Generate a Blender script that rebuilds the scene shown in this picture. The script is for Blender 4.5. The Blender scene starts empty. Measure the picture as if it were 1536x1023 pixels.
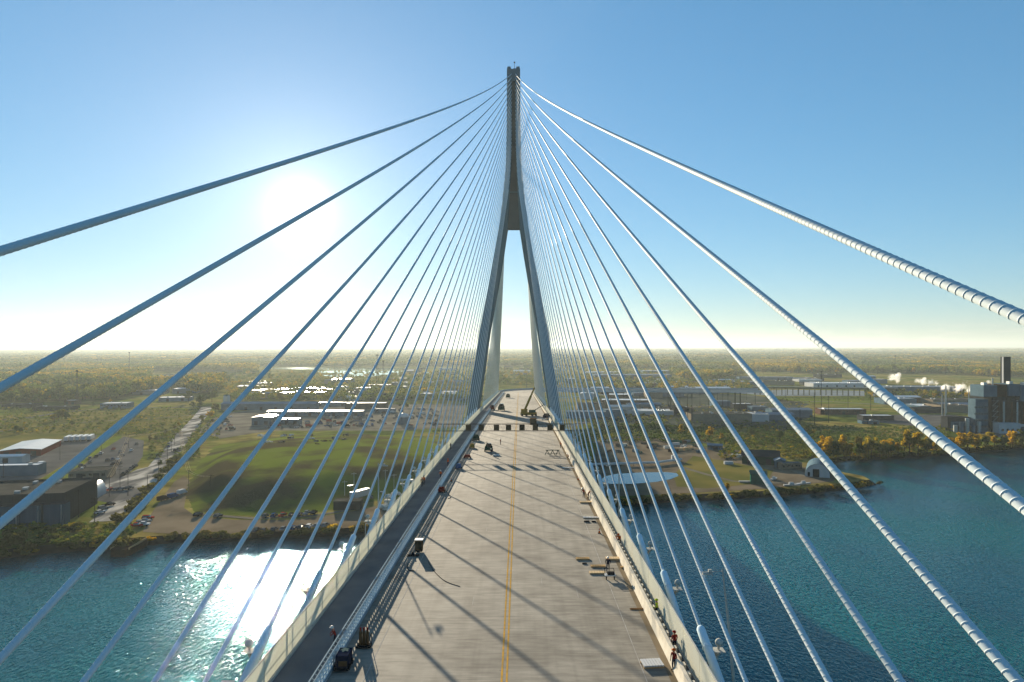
import bpy, bmesh, math, random
import numpy as np
from mathutils import Vector, Matrix
from mathutils.geometry import tessellate_polygon

random.seed(7); RNG = np.random.default_rng(11)
sc = bpy.context.scene
COL = sc.collection
R = math.radians

# ------------------------------------------------------------------ camera model
F, PX, PY, ROLL = 1052.56, 779.2, 520.5, 0.0014      # focal length in photo pixels (photo 1536 wide)
CAMX, CAMZ = 2.937, 75.7
D = 373.1                                            # tower line
MID = D - 426.5                                      # mid-span
KC = 4.27e-5
GZ = 2.5                                             # level of the land
SUNV = Vector((-0.3127, 1.0, 0.198)).normalized()

cam_d = bpy.data.cameras.new('camera'); cam = bpy.data.objects.new('camera', cam_d); COL.objects.link(cam)
c_, s_ = math.cos(ROLL), math.sin(ROLL)
cam.matrix_world = Matrix(((c_, s_, 0, CAMX), (0, 0, -1, 0), (-s_, c_, 0, CAMZ), (0, 0, 0, 1)))
cam_d.sensor_width = 36; cam_d.lens = F / 1536 * 36
cam_d.shift_x = -(PX - 768) / 1536; cam_d.shift_y = (PY - 511.5) / 1536
cam_d.clip_start = 0.5; cam_d.clip_end = 150000
sc.camera = cam

def G(x, y, z=GZ):
    """world point at height z that a photo pixel looks at (survey of the ground)"""
    u, v = x - PX, y - PY
    u, v = u * c_ - v * s_, u * s_ + v * c_
    d = F * (CAMZ - z) / v
    return Vector((CAMX + u * d / F, d, z))

def deckz(y):
    if y <= D: return 50.04 - KC * (y - MID) ** 2
    return 50.04 - KC * (D - MID) ** 2 - 2 * KC * (D - MID) * (y - D)

def GD(x, y, up=0.0):
    """point on the bridge deck"""
    p = G(x, y, 48)
    for _ in range(12):
        p = G(x, y, deckz(p.y) + up)
    return p

# ------------------------------------------------------------------ materials
def nodes(m):
    m.use_nodes = True
    nt = m.node_tree
    return nt, nt.nodes, nt.links, nt.nodes['Principled BSDF']

ALB = .66      # overall albedo level, matched to the exposure
def pm(name, c1, c2=None, scale=0.3, rough=0.7, metal=0.0, bump=0.0, bscale=None, stretch=(1, 1, 1), detail=6, lo=0.35, hi=0.65, spec=None):
    m = bpy.data.materials.new(name)
    nt, N, L, P = nodes(m)
    P.inputs['Roughness'].default_value = rough; P.inputs['Metallic'].default_value = metal
    if c2 is None: c2 = tuple(v * 0.8 for v in c1)
    if spec is None: spec = .4 if rough < .42 else 0.0
    P.inputs['Specular IOR Level'].default_value = spec
    c1 = tuple(v * ALB for v in c1); c2 = tuple(v * ALB for v in c2)
    geo = N.new('ShaderNodeNewGeometry'); mp = N.new('ShaderNodeMapping'); mp.inputs['Scale'].default_value = stretch
    L.new(geo.outputs['Position'], mp.inputs['Vector'])
    nz = N.new('ShaderNodeTexNoise'); nz.inputs['Scale'].default_value = scale; nz.inputs['Detail'].default_value = detail
    L.new(mp.outputs['Vector'], nz.inputs['Vector'])
    cr = N.new('ShaderNodeValToRGB'); cr.color_ramp.elements[0].position = lo; cr.color_ramp.elements[1].position = hi
    cr.color_ramp.elements[0].color = (*c2, 1); cr.color_ramp.elements[1].color = (*c1, 1)
    L.new(nz.outputs['Fac'], cr.inputs['Fac']); L.new(cr.outputs['Color'], P.inputs['Base Color'])
    if bump:
        n2 = N.new('ShaderNodeTexNoise'); n2.inputs['Scale'].default_value = bscale or scale * 6; n2.inputs['Detail'].default_value = 4
        L.new(mp.outputs['Vector'], n2.inputs['Vector'])
        b = N.new('ShaderNodeBump'); b.inputs['Strength'].default_value = bump; b.inputs['Distance'].default_value = 0.1
        L.new(n2.outputs['Fac'], b.inputs['Height']); L.new(b.outputs['Normal'], P.inputs['Normal'])
    return m

def leafy(name, cols, attr=False, trans=0.35):
    """foliage: diffuse + translucent; colour per tree"""
    m = bpy.data.materials.new(name); m.use_nodes = True
    nt = m.node_tree; N, L = nt.nodes, nt.links; N.clear()
    out = N.new('ShaderNodeOutputMaterial'); mix = N.new('ShaderNodeMixShader'); mix.inputs[0].default_value = trans
    d = N.new('ShaderNodeBsdfDiffuse'); t = N.new('ShaderNodeBsdfTranslucent')
    if attr:
        src = N.new('ShaderNodeAttribute'); src.attribute_name = 'treecol'; csock = src.outputs['Color']
    else:
        oi = N.new('ShaderNodeObjectInfo'); cr = N.new('ShaderNodeValToRGB')
        e = cr.color_ramp.elements
        while len(e) < len(cols): e.new(0.5)
        for i, c in enumerate(cols):
            c = tuple(v * .85 for v in c); e[i].position = i / max(1, len(cols) - 1); e[i].color = (*c, 1)
        L.new(oi.outputs['Random'], cr.inputs['Fac']); csock = cr.outputs['Color']
    geo = N.new('ShaderNodeNewGeometry')
    nz = N.new('ShaderNodeTexNoise'); nz.inputs['Scale'].default_value = 0.35; nz.inputs['Detail'].default_value = 3
    L.new(geo.outputs['Position'], nz.inputs['Vector'])
    mr = N.new('ShaderNodeMapRange'); mr.inputs[1].default_value = .3; mr.inputs[2].default_value = .7; mr.inputs[3].default_value = .55; mr.inputs[4].default_value = 1.35
    L.new(nz.outputs['Fac'], mr.inputs[0])
    hs = N.new('ShaderNodeHueSaturation'); L.new(mr.outputs[0], hs.inputs['Value']); L.new(csock, hs.inputs['Color'])
    L.new(hs.outputs['Color'], d.inputs['Color']); L.new(hs.outputs['Color'], t.inputs['Color'])
    L.new(d.outputs[0], mix.inputs[1]); L.new(t.outputs[0], mix.inputs[2]); L.new(mix.outputs[0], out.inputs['Surface'])
    return m

M = {}
M['concrete'] = pm('tower concrete', (.17, .265, .3), (.12, .2, .225), .12, .85, bump=.15, stretch=(1, 1, .3))
M['web'] = pm('tower panel concrete', (.18, .185, .17), (.13, .14, .135), .15, .85)
M['girder'] = pm('girder steel', (.28, .32, .34), (.22, .25, .27), .3, .6)
M['cable'] = pm('white cable pipe', (.8, .92, .96), (.7, .82, .86), .35, .68, spec=.1, stretch=(1, .3, 1))
M['sleeve'] = pm('painted steel sleeve', (.86, 1.05, 1.15), (.76, .94, 1.04), .6, .45)
M['galv'] = pm('galvanised steel', (.55, .58, .58), (.42, .45, .46), 1.2, .38, metal=.6)
M['railsteel'] = pm('blue grey rail steel', (.4, .5, .56), (.32, .41, .46), 1.5, .6)
M['pale'] = pm('pale grey paint', (.62, .63, .58), (.52, .53, .5), 1.0, .5)
M['barrier'] = pm('barrier concrete', (.85, .8, .68), (.68, .64, .55), .8, .8, bump=.1)
M['yellow'] = pm('yellow road paint', (.8, .45, .07), (.5, .33, .12), 1.6, .6)
M['white'] = pm('white road paint', (.6, .59, .55), (.42, .4, .36), 1.2, .6)
M['path'] = pm('walkway asphalt', (.24, .25, .26), (.18, .19, .2), .25, .8, bump=.1, bscale=9)
M['dark'] = pm('dark steel', (.03, .032, .035), (.02, .02, .022), 1, .5)
M['black'] = pm('black rubber', (.012, .012, .012), (.02, .02, .02), 3, .7)
M['brown'] = pm('brown ply', (.2, .11, .05), (.13, .075, .035), 2.2, .7)
M['signback'] = pm('sign back', (.10, .075, .045), (.07, .055, .035), .8, .6)
M['wood'] = pm('pale timber', (.95, .74, .46), (.75, .56, .33), 3, .7, stretch=(1, 6, 1))
M['tanwood'] = pm('tan timber', (.65, .44, .22), (.5, .34, .17), 3, .7, stretch=(6, 1, 1))
M['greenmach'] = pm('dark green machine paint', (.02, .08, .055), (.012, .05, .035), 2, .45)
M['cranepaint'] = pm('ochre crane paint', (.42, .26, .04), (.3, .19, .03), 2, .45)
M['red'] = pm('red paint', (.32, .03, .02), (.22, .025, .02), 2, .45)
M['orange'] = pm('orange hi vis', (.75, .16, .02), (.6, .13, .02), 4, .8)
M['lime'] = pm('lime hi vis', (.62, .75, .03), (.5, .62, .03), 4, .8)
M['blue'] = pm('blue paint', (.05, .16, .33), (.04, .12, .26), 2, .45)
M['navy'] = pm('navy cloth', (.02, .03, .06), (.015, .02, .045), 5, .9)
M['skin'] = pm('skin', (.45, .26, .18), (.4, .23, .16), 8, .6)
M['hatwhite'] = pm('white hard hat', (.75, .75, .72), (.7, .7, .68), 4, .35)
M['rust'] = pm('rusted steel', (.12, .06, .035), (.07, .04, .025), .8, .85)
M['wwall'] = pm('white cladding', (.6, .62, .62), (.52, .54, .55), .25, .6, stretch=(1, 1, .2))
M['wroof'] = pm('white roof sheet', (.66, .67, .66), (.54, .55, .54), .15, .35)
M['groof'] = pm('grey roof felt', (.12, .115, .095), (.075, .072, .062), .12, .9, spec=0)
M['droof'] = pm('dark roof felt', (.06, .065, .07), (.045, .05, .05), .2, .8)
M['bluewall'] = pm('blue grey cladding', (.13, .21, .26), (.1, .165, .21), .2, .55)
M['blueroof'] = pm('blue grey roof', (.28, .35, .41), (.22, .28, .34), .1, .5)
M['brick'] = pm('brown brick', (.14, .08, .06), (.1, .06, .045), .8, .9)
M['tanwall'] = pm('tan wall', (.3, .25, .18), (.24, .2, .15), .5, .85)
M['darkwall'] = pm('dark ribbed wall', (.055, .06, .065), (.04, .045, .05), .6, .7, stretch=(4, 4, .1))
M['redwall'] = pm('red cladding', (.22, .05, .035), (.17, .04, .03), .4, .7)
M['bin'] = pm('pale blue steel bin', (.06, .125, .17), (.045, .1, .14), .5, .5, stretch=(3, 3, .2))
M['steam'] = pm('steam', (1.35, 1.32, 1.28), (1.2, 1.18, 1.14), .1, 1.0, spec=0)
M['grit'] = pm('scrap metal', (.3, .28, .25), (.07, .065, .06), .5, .8, lo=.4, hi=.6)
M['tarp'] = pm('green tarpaulin', (.02, .14, .1), (.015, .1, .075), .7, .5)
M['asphalt'] = pm('worn asphalt', (.17, .165, .155), (.105, .105, .1), .06, .8, spec=0)
M['sheenroad'] = pm('asphalt with painted wet sheen', (.62, .58, .5), (.16, .155, .145), .06, .75, stretch=(2.2, .5, 1), spec=0.0, lo=.45, hi=.62)  # pale patches put the wet shine into the colour, without gloss
M['dirt'] = pm('graded dirt', (.27, .215, .145), (.15, .12, .08), .05, .95, bump=.2, spec=0)
M['yardconc'] = pm('pale yard gravel', (.3, .27, .21), (.15, .135, .105), .05, .8, spec=0)
M['gravel'] = pm('dark industrial gravel', (.12, .13, .1), (.06, .075, .055), .03, .95, spec=0)
M['bankrock'] = pm('bank rock and mud', (.05, .043, .03), (.025, .024, .018), .3, .95, bump=.5, spec=.05)
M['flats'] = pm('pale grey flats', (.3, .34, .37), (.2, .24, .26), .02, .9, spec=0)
M['trunk'] = pm('bark', (.09, .065, .045), (.05, .038, .028), 2, .9)
M['leaf'] = leafy('autumn green foliage', [(.05, .08, .02), (.1, .125, .025), (.07, .095, .02), (.16, .15, .025), (.2, .15, .025), (.06, .085, .02)])
M['gold'] = leafy('golden foliage', [(.5, .3, .012), (.36, .25, .016), (.55, .31, .01), (.3, .23, .02)], trans=.55)
M['shrub'] = leafy('shrub foliage', [(.08, .09, .02), (.14, .12, .025), (.07, .08, .02), (.18, .13, .03)])
M['forest'] = leafy('forest foliage', [], attr=True, trans=.22)

# glass dark
M['glass'] = pm('dark window glass', (.015, .02, .025), (.01, .014, .018), 1, .08, spec=.8)

# translucent fence sheet
def fence_sheet():
    m = bpy.data.materials.new('cream translucent wind panel'); m.use_nodes = True
    nt = m.node_tree; N, L = nt.nodes, nt.links; N.clear()
    out = N.new('ShaderNodeOutputMaterial'); mix = N.new('ShaderNodeMixShader'); mix.inputs[0].default_value = .66
    d = N.new('ShaderNodeBsdfDiffuse'); t = N.new('ShaderNodeBsdfTranslucent')
    geo = N.new('ShaderNodeNewGeometry'); mp = N.new('ShaderNodeMapping'); mp.inputs['Scale'].default_value = (0, 1, 0)
    L.new(geo.outputs['Position'], mp.inputs['Vector'])
    wv = N.new('ShaderNodeTexWave'); wv.inputs['Scale'].default_value = 1.6; wv.bands_direction = 'Y'; wv.inputs['Distortion'].default_value = 0
    L.new(mp.outputs['Vector'], wv.inputs['Vector'])
    cr = N.new('ShaderNodeValToRGB'); cr.color_ramp.elements[0].color = (.56, .56, .49, 1); cr.color_ramp.elements[1].color = (.82, .81, .72, 1)
    cr.color_ramp.elements[0].position = .02; cr.color_ramp.elements[1].position = .15
    L.new(wv.outputs['Color'], cr.inputs['Fac'])
    L.new(cr.outputs['Color'], d.inputs['Color']); L.new(cr.outputs['Color'], t.inputs['Color'])
    L.new(d.outputs[0], mix.inputs[1]); L.new(t.outputs[0], mix.inputs[2]); L.new(mix.outputs[0], out.inputs['Surface'])
    return m
M['fence'] = fence_sheet()

# bridge deck concrete: broom lines across, stains, slab joints
def deck_mat():
    m = bpy.data.materials.new('tined deck concrete'); nt, N, L, P = nodes(m)
    P.inputs['Roughness'].default_value = .8; P.inputs['Specular IOR Level'].default_value = .03
    geo = N.new('ShaderNodeNewGeometry')
    def noise(sx, sy, scale, det=5):
        mp = N.new('ShaderNodeMapping'); mp.inputs['Scale'].default_value = (sx, sy, 1); L.new(geo.outputs['Position'], mp.inputs['Vector'])
        n = N.new('ShaderNodeTexNoise'); n.inputs['Scale'].default_value = scale; n.inputs['Detail'].default_value = det
        L.new(mp.outputs['Vector'], n.inputs['Vector']); return n
    a = noise(.7, 1.0, .45, 9); b = noise(.3, 1.3, 1.6, 6); c = noise(1, .3, .07, 5); e = noise(.16, 7, 1.0, 3); g = noise(1.2, .04, 1, 4)
    def add(x, y):
        m_ = N.new('ShaderNodeMath'); m_.operation = 'ADD'; L.new(x, m_.inputs[0]); L.new(y, m_.inputs[1]); return m_.outputs[0]
    tot = add(add(a.outputs['Fac'], b.outputs['Fac']), c.outputs['Fac'])
    m3 = N.new('ShaderNodeMath'); m3.operation = 'DIVIDE'; m3.inputs[1].default_value = 3; L.new(tot, m3.inputs[0])
    cr = N.new('ShaderNodeValToRGB'); cr.color_ramp.elements[0].position = .4; cr.color_ramp.elements[1].position = .6
    cr.color_ramp.elements[0].color = (.155, .143, .12, 1); cr.color_ramp.elements[1].color = (.285, .265, .222, 1)
    L.new(m3.outputs[0], cr.inputs['Fac'])
    def darken(col, src, lo, hi, dk):
        r_ = N.new('ShaderNodeValToRGB'); r_.color_ramp.elements[0].position = lo; r_.color_ramp.elements[1].position = hi
        r_.color_ramp.elements[0].color = (dk, dk, dk, 1); r_.color_ramp.elements[1].color = (1, 1, 1, 1); L.new(src, r_.inputs['Fac'])
        m_ = N.new('ShaderNodeMixRGB'); m_.blend_type = 'MULTIPLY'; m_.inputs[0].default_value = 1; L.new(col, m_.inputs[1]); L.new(r_.outputs['Color'], m_.inputs[2]); return m_
    mm = darken(cr.outputs['Color'], e.outputs['Fac'], .3, .42, .72)       # transverse scuffs
    mm = darken(mm.outputs[0], g.outputs['Fac'], .32, .55, .86)             # faint wheel tracks along the road
    h = noise(1, .8, .11, 9); mm = darken(mm.outputs[0], h.outputs['Fac'], .36, .47, .78)    # old damp stains
    o_ = noise(1, 1, 1.7, 3); mm = darken(mm.outputs[0], o_.outputs['Fac'], .24, .29, .7)    # small spills
    # slab joints across every 7.5 m, thin
    sx = N.new('ShaderNodeSeparateXYZ'); L.new(geo.outputs['Position'], sx.inputs[0])
    md = N.new('ShaderNodeMath'); md.operation = 'PINGPONG'; md.inputs[1].default_value = 3.75; L.new(sx.outputs['Y'], md.inputs[0])
    lt = N.new('ShaderNodeMath'); lt.operation = 'LESS_THAN'; lt.inputs[1].default_value = .02; L.new(md.outputs[0], lt.inputs[0])
    mj = N.new('ShaderNodeMixRGB'); L.new(lt.outputs[0], mj.inputs[0]); L.new(mm.outputs[0], mj.inputs[1]); mj.inputs[2].default_value = (.13, .118, .1, 1)
    L.new(mj.outputs[0], P.inputs['Base Color'])
    w = noise(.6, 7, 3, 3)
    bp = N.new('ShaderNodeBump'); bp.inputs['Strength'].default_value = .3; bp.inputs['Distance'].default_value = .03
    L.new(w.outputs['Fac'], bp.inputs['Height']); L.new(bp.outputs['Normal'], P.inputs['Normal'])
    return m
M['deck'] = deck_mat()
M['gutter'] = pm('rust stained gutter', (.3, .24, .16), (.2, .165, .115), .6, .85, stretch=(1, .3, 1))

def water_mat(name='river water', base=(.0005, .076, .075), strength=.95, rough=.03, tint=(.62, .88, .93)):
    m = bpy.data.materials.new(name); m.use_nodes = True; nt = m.node_tree; N, L = nt.nodes, nt.links; N.clear()
    out = N.new('ShaderNodeOutputMaterial'); mix = N.new('ShaderNodeMixShader'); fr = N.new('ShaderNodeFresnel'); fr.inputs['IOR'].default_value = 1.33
    df = N.new('ShaderNodeBsdfDiffuse'); gl = N.new('ShaderNodeBsdfGlossy'); gl.inputs['Roughness'].default_value = rough; gl.inputs['Color'].default_value = (*tint, 1)
    geo = N.new('ShaderNodeNewGeometry')
    mp = N.new('ShaderNodeMapping'); mp.inputs['Rotation'].default_value = (0, 0, R(12)); mp.inputs['Scale'].default_value = (1.15, .62, 1)
    L.new(geo.outputs['Position'], mp.inputs['Vector'])
    n1 = N.new('ShaderNodeTexNoise'); n1.inputs['Scale'].default_value = .9; n1.inputs['Detail'].default_value = 2.2; n1.inputs['Roughness'].default_value = .55
    n2 = N.new('ShaderNodeTexNoise'); n2.inputs['Scale'].default_value = .016; n2.inputs['Detail'].default_value = 4
    L.new(mp.outputs['Vector'], n1.inputs['Vector']); L.new(geo.outputs['Position'], n2.inputs['Vector'])
    b = N.new('ShaderNodeBump'); b.inputs['Distance'].default_value = .55
    mr = N.new('ShaderNodeMapRange'); mr.inputs[1].default_value = .3; mr.inputs[2].default_value = .7; mr.inputs[3].default_value = strength * .6; mr.inputs[4].default_value = strength
    L.new(n2.outputs['Fac'], mr.inputs[0]); L.new(mr.outputs[0], b.inputs['Strength']); L.new(n1.outputs['Fac'], b.inputs['Height'])
    cr = N.new('ShaderNodeValToRGB'); cr.color_ramp.elements[0].position = .35; cr.color_ramp.elements[1].position = .65
    cr.color_ramp.elements[0].color = (base[0] * .6, base[1] * .6, base[2] * .75, 1); cr.color_ramp.elements[1].color = (*[v * 1.25 for v in base], 1)
    L.new(n2.outputs['Fac'], cr.inputs['Fac']); L.new(cr.outputs['Color'], df.inputs['Color'])
    for nd in (df, gl, fr): L.new(b.outputs['Normal'], nd.inputs['Normal'])
    L.new(fr.outputs[0], mix.inputs[0]); L.new(df.outputs[0], mix.inputs[1]); L.new(gl.outputs[0], mix.inputs[2]); L.new(mix.outputs[0], out.inputs['Surface'])
    return m
M['water'] = water_mat()
M['pondwater'] = water_mat('pond water', (.03, .06, .07), .03, .04, (.8, .95, 1))

def ground_mat():
    m = bpy.data.materials.new('rough grass and scrub'); nt, N, L, P = nodes(m)
    P.inputs['Roughness'].default_value = .95; P.inputs['Specular IOR Level'].default_value = 0
    geo = N.new('ShaderNodeNewGeometry')
    def nz(scale, det=6):
        n = N.new('ShaderNodeTexNoise'); n.inputs['Scale'].default_value = scale; n.inputs['Detail'].default_value = det
        L.new(geo.outputs['Position'], n.inputs['Vector']); return n
    a, b = nz(.012, 7), nz(.09, 6)
    cr = N.new('ShaderNodeValToRGB'); e = cr.color_ramp.elements
    e.new(.5); e.new(.6)
    for i, (p, c) in enumerate([(.34, (.07, .1, .022)), (.46, (.14, .16, .03)), (.56, (.24, .19, .06)), (.68, (.17, .19, .035))]):
        e[i].position = p; e[i].color = (*[v * .8 for v in c], 1)
    L.new(a.outputs['Fac'], cr.inputs['Fac'])
    mr = N.new('ShaderNodeMapRange'); mr.inputs[1].default_value = .3; mr.inputs[2].default_value = .7; mr.inputs[3].default_value = .45; mr.inputs[4].default_value = 1.4
    L.new(b.outputs['Fac'], mr.inputs[0])
    hs = N.new('ShaderNodeHueSaturation'); L.new(cr.outputs['Color'], hs.inputs['Color']); L.new(mr.outputs[0], hs.inputs['Value'])
    L.new(hs.outputs['Color'], P.inputs['Base Color'])
    return m
M['ground'] = ground_mat()
M['lawn'] = pm('mown grass', (.2, .25, .035), (.13, .16, .03), .045, .95, spec=0)
M['meadow'] = pm('dry meadow', (.26, .21, .06), (.13, .14, .035), .03, .95, spec=0)
M['mound'] = pm('grass and bare earth', (.16, .2, .03), (.085, .07, .034), .028, .95, spec=0, bump=1.0, bscale=.7, detail=10, lo=.4, hi=.55)

# ------------------------------------------------------------------ mesh helpers
class MB:
    def __init__(s): s.v = []; s.f = []; s.mi = []
    def add(s, vs, fs, m=0):
        o = len(s.v); s.v += [tuple(v) for v in vs]; s.f += [tuple(i + o for i in f) for f in fs]; s.mi += [m] * len(fs); return s
    def box(s, c, size, rz=0, m=0, mat=None, taper=1.0):
        x, y, z = size[0] / 2, size[1] / 2, size[2] / 2
        vs = [Vector((sx * x * (taper if sz > 0 else 1), sy * y * (taper if sz > 0 else 1), sz * z)) for sz in (-1, 1) for sx, sy in ((-1, -1), (1, -1), (1, 1), (-1, 1))]
        rot = mat if mat is not None else Matrix.Rotation(rz, 3, 'Z')
        c = Vector(c); vs = [rot @ v + c for v in vs]
        return s.add(vs, [(3, 2, 1, 0), (4, 5, 6, 7), (0, 1, 5, 4), (1, 2, 6, 5), (2, 3, 7, 6), (3, 0, 4, 7)], m)
    def bar(s, a, b, w, h=None, m=0):
        a, b = Vector(a), Vector(b); d = b - a; L = d.length
        return s.box((a + b) / 2, (w, h or w, L), mat=d.to_track_quat('Z', 'Y').to_matrix(), m=m)
    def tube(s, path, rad, n=8, m=0, cap=True):
        path = [Vector(p) for p in path]; k = len(path)
        rad = rad if isinstance(rad, (list, tuple)) else [rad] * k
        vs = []
        for i, p in enumerate(path):
            t = (path[min(i + 1, k - 1)] - path[max(i - 1, 0)]).normalized()
            q = t.to_track_quat('Z', 'Y').to_matrix()
            for j in range(n):
                a = 2 * math.pi * j / n
                vs.append(p + q @ Vector((math.cos(a) * rad[i], math.sin(a) * rad[i], 0)))
        fs = [(i * n + j, i * n + (j + 1) % n, (i + 1) * n + (j + 1) % n, (i + 1) * n + j) for i in range(k - 1) for j in range(n)]
        if cap: fs += [tuple(range(n - 1, -1, -1)), tuple((k - 1) * n + j for j in range(n))]
        return s.add(vs, fs, m)
    def prism(s, pts, z0, z1, m=0):
        n = len(pts); vs = [(p[0], p[1], z0) for p in pts] + [(p[0], p[1], z1) for p in pts]
        area = sum(pts[i][0] * pts[(i + 1) % n][1] - pts[(i + 1) % n][0] * pts[i][1] for i in range(n))
        fs = [tuple(range(n, 2 * n)), tuple(range(n - 1, -1, -1))] + [(i, (i + 1) % n, (i + 1) % n + n, i + n) for i in range(n)]
        if area < 0: fs = [tuple(reversed(f)) for f in fs]
        return s.add(vs, fs, m)
    def sweep(s, prof, ys, m=0, zf=deckz):
        n = len(prof); vs = [(x, y, zf(y) + z) for y in ys for x, z in prof]
        fs = [(i * n + j, i * n + (j + 1) % n, (i + 1) * n + (j + 1) % n, (i + 1) * n + j) for i in range(len(ys) - 1) for j in range(n)]
        fs += [tuple(range(n)), tuple(reversed(range((len(ys) - 1) * n, len(ys) * n)))]
        return s.add(vs, fs, m)
    def ribbon(s, x0, x1, dz, ys, m=0):
        vs = []
        for y in ys: vs += [(x0, y, deckz(y) + dz), (x1, y, deckz(y) + dz)]
        return s.add(vs, [(2 * i, 2 * i + 1, 2 * i + 3, 2 * i + 2) for i in range(len(ys) - 1)], m)
    def sphere(s, c, r, nu=10, nv=6, m=0, sc_=(1, 1, 1)):
        vs = []; fs = []
        for i in range(nv + 1):
            t = math.pi * i / nv
            for j in range(nu):
                a = 2 * math.pi * j / nu
                vs.append((c[0] + r * sc_[0] * math.sin(t) * math.cos(a), c[1] + r * sc_[1] * math.sin(t) * math.sin(a), c[2] + r * sc_[2] * math.cos(t)))
        for i in range(nv):
            for j in range(nu): fs.append((i * nu + j, (i + 1) * nu + j, (i + 1) * nu + (j + 1) % nu, i * nu + (j + 1) % nu))
        return s.add(vs, fs, m)
    def mesh(s, name, mats, off=(0, 0, 0), smooth=False):
        me = bpy.data.meshes.new(name)
        o = Vector(off)
        me.from_pydata([Vector(v) - o for v in s.v], [], s.f)
        for m in (mats if isinstance(mats, (list, tuple)) else [mats]): me.materials.append(M[m] if isinstance(m, str) else m)
        if any(s.mi): me.polygons.foreach_set('material_index', s.mi)
        if smooth: me.polygons.foreach_set('use_smooth', [True] * len(s.f))
        me.update(); return me
    def build(s, name, mats, parent=None, loc=None, smooth=False):
        if parent is not None:
            me = s.mesh(name, mats, wloc(parent), smooth)
            o = bpy.data.objects.new(name, me); COL.objects.link(o); o.parent = parent
        else:
            loc = Vector(loc) if loc is not None else Vector((0, 0, 0))
            me = s.mesh(name, mats, loc, smooth)
            o = bpy.data.objects.new(name, me); COL.objects.link(o); o.location = loc
        return o

def wloc(o):
    v = Vector((0, 0, 0))
    while o is not None: v += o.location; o = o.parent
    return v

def npmesh(name, V, Fc, mat, smooth=False):
    """numpy mesh; Fc is (n,k) with constant k"""
    me = bpy.data.meshes.new(name); k = Fc.shape[1]
    me.vertices.add(len(V)); me.vertices.foreach_set('co', np.ascontiguousarray(V, dtype=np.float32).ravel())
    me.loops.add(Fc.size); me.loops.foreach_set('vertex_index', np.ascontiguousarray(Fc, dtype=np.int32).ravel())
    me.polygons.add(len(Fc)); me.polygons.foreach_set('loop_start', np.arange(0, Fc.size, k, dtype=np.int32))
    me.polygons.foreach_set('loop_total', np.full(len(Fc), k, dtype=np.int32))
    if smooth: me.polygons.foreach_set('use_smooth', np.ones(len(Fc), dtype=bool))
    me.materials.append(mat); me.update(calc_edges=True); return me

def tag(o, label=None, cat=None, group=None, kind=None):
    if label: o['label'] = label
    if cat: o['category'] = cat
    if group: o['group'] = group
    if kind: o['kind'] = kind
    return o

def thing(name, label, cat, loc=(0, 0, 0), group=None):
    o = bpy.data.objects.new(name, None); COL.objects.link(o); o.location = loc; o.empty_display_size = .5
    return tag(o, label, cat, group)

def copy_tree(o, parent=None):
    c = o.copy(); COL.objects.link(c); c.parent = parent
    for ch in list(o.children): copy_tree(ch, c)
    return c

ORD = ['zeroth', 'first', 'second', 'third', 'fourth', 'fifth', 'sixth', 'seventh', 'eighth', 'ninth', 'tenth', 'eleventh', 'twelfth', 'thirteenth', 'fourteenth', 'fifteenth', 'sixteenth', 'seventeenth', 'eighteenth', 'nineteenth', 'twentieth', 'twenty-first', 'twenty-second', 'twenty-third', 'twenty-fourth', 'twenty-fifth', 'twenty-sixth', 'twenty-seventh', 'twenty-eighth', 'twenty-ninth', 'thirtieth']
def ordn(i):
    if i < len(ORD): return ORD[i]
    t = ['', '', '', 'thirty', 'forty', 'fifty', 'sixty', 'seventy', 'eighty', 'ninety'][i // 10]
    return t + ('-' + ORD[i % 10] if i % 10 else 'th').replace('yth', 'ieth')

# ------------------------------------------------------------------ setting: ground, water, roads
shore_px = [(0, 838), (40, 833), (80, 829), (120, 826), (160, 825), (205, 818), (280, 812), (380, 807), (480, 802), (560, 797), (640, 790), (740, 782), (800, 776),
            (905, 762), (1000, 753), (1100, 748), (1180, 744), (1240, 738), (1290, 732), (1318, 727), (1305, 720), (1275, 714), (1252, 708), (1238, 700), (1246, 694),
            (1275, 691), (1300, 690), (1350, 688), (1400, 684), (1470, 678), (1536, 673)]
shore = [G(x, y, 0.2) for x, y in shore_px]
pts = [Vector((-60000, 60000, GZ)), Vector((-60000, 900, GZ)), Vector((-4000, 300, GZ)), Vector((-900, 215, GZ))]
bank = [Vector((-60000, 890, -1.5)), Vector((-4000, 292, -1.5)), Vector((-900, 209, -1.5))]
top = pts[1:]
rs = random.Random(3)
sub = []
for a, b in zip(shore[:-1], shore[1:]):
    n = max(1, int((b - a).length / 6))
    for i in range(n): sub.append(a.lerp(b, i / n))
sub.append(shore[-1])
for i, p in enumerate(sub):
    a, b = sub[max(0, i - 1)], sub[min(len(sub) - 1, i + 1)]
    t = (b - a).normalized(); nrm = Vector((-t.y, t.x, 0))
    j = rs.uniform(-.7, .9)
    top.append(Vector((p.x, p.y, GZ)) + nrm * (3.6 + j)); bank.append(Vector((p.x, p.y, -1.5)) - nrm * (1.8 - j))
tail = [Vector((900, 640, GZ)), Vector((60000, 700, GZ))]
top += tail; bank += [Vector((900, 633, -1.5)), Vector((60000, 690, -1.5))]
poly = [pts[0]] + top + [Vector((60000, 60000, GZ))]
tris = tessellate_polygon([poly])
mb = MB(); mb.add(poly, [t if (poly[t[1]] - poly[t[0]]).cross(poly[t[2]] - poly[t[0]]).z > 0 else tuple(reversed(t)) for t in tris])
tag(mb.build('ground', 'ground'), kind='structure')
mb = MB(); n = len(top)
mb.add(top + bank, [(i, n + i, n + i + 1, i + 1) for i in range(n - 1)])
tag(mb.build('river_bank', 'bankrock'), kind='structure')
mb = MB(); mb.add([(-60000, -60000, 0), (60000, -60000, 0), (60000, 3000, 0), (-60000, 3000, 0)], [(0, 1, 2, 3)])
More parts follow.
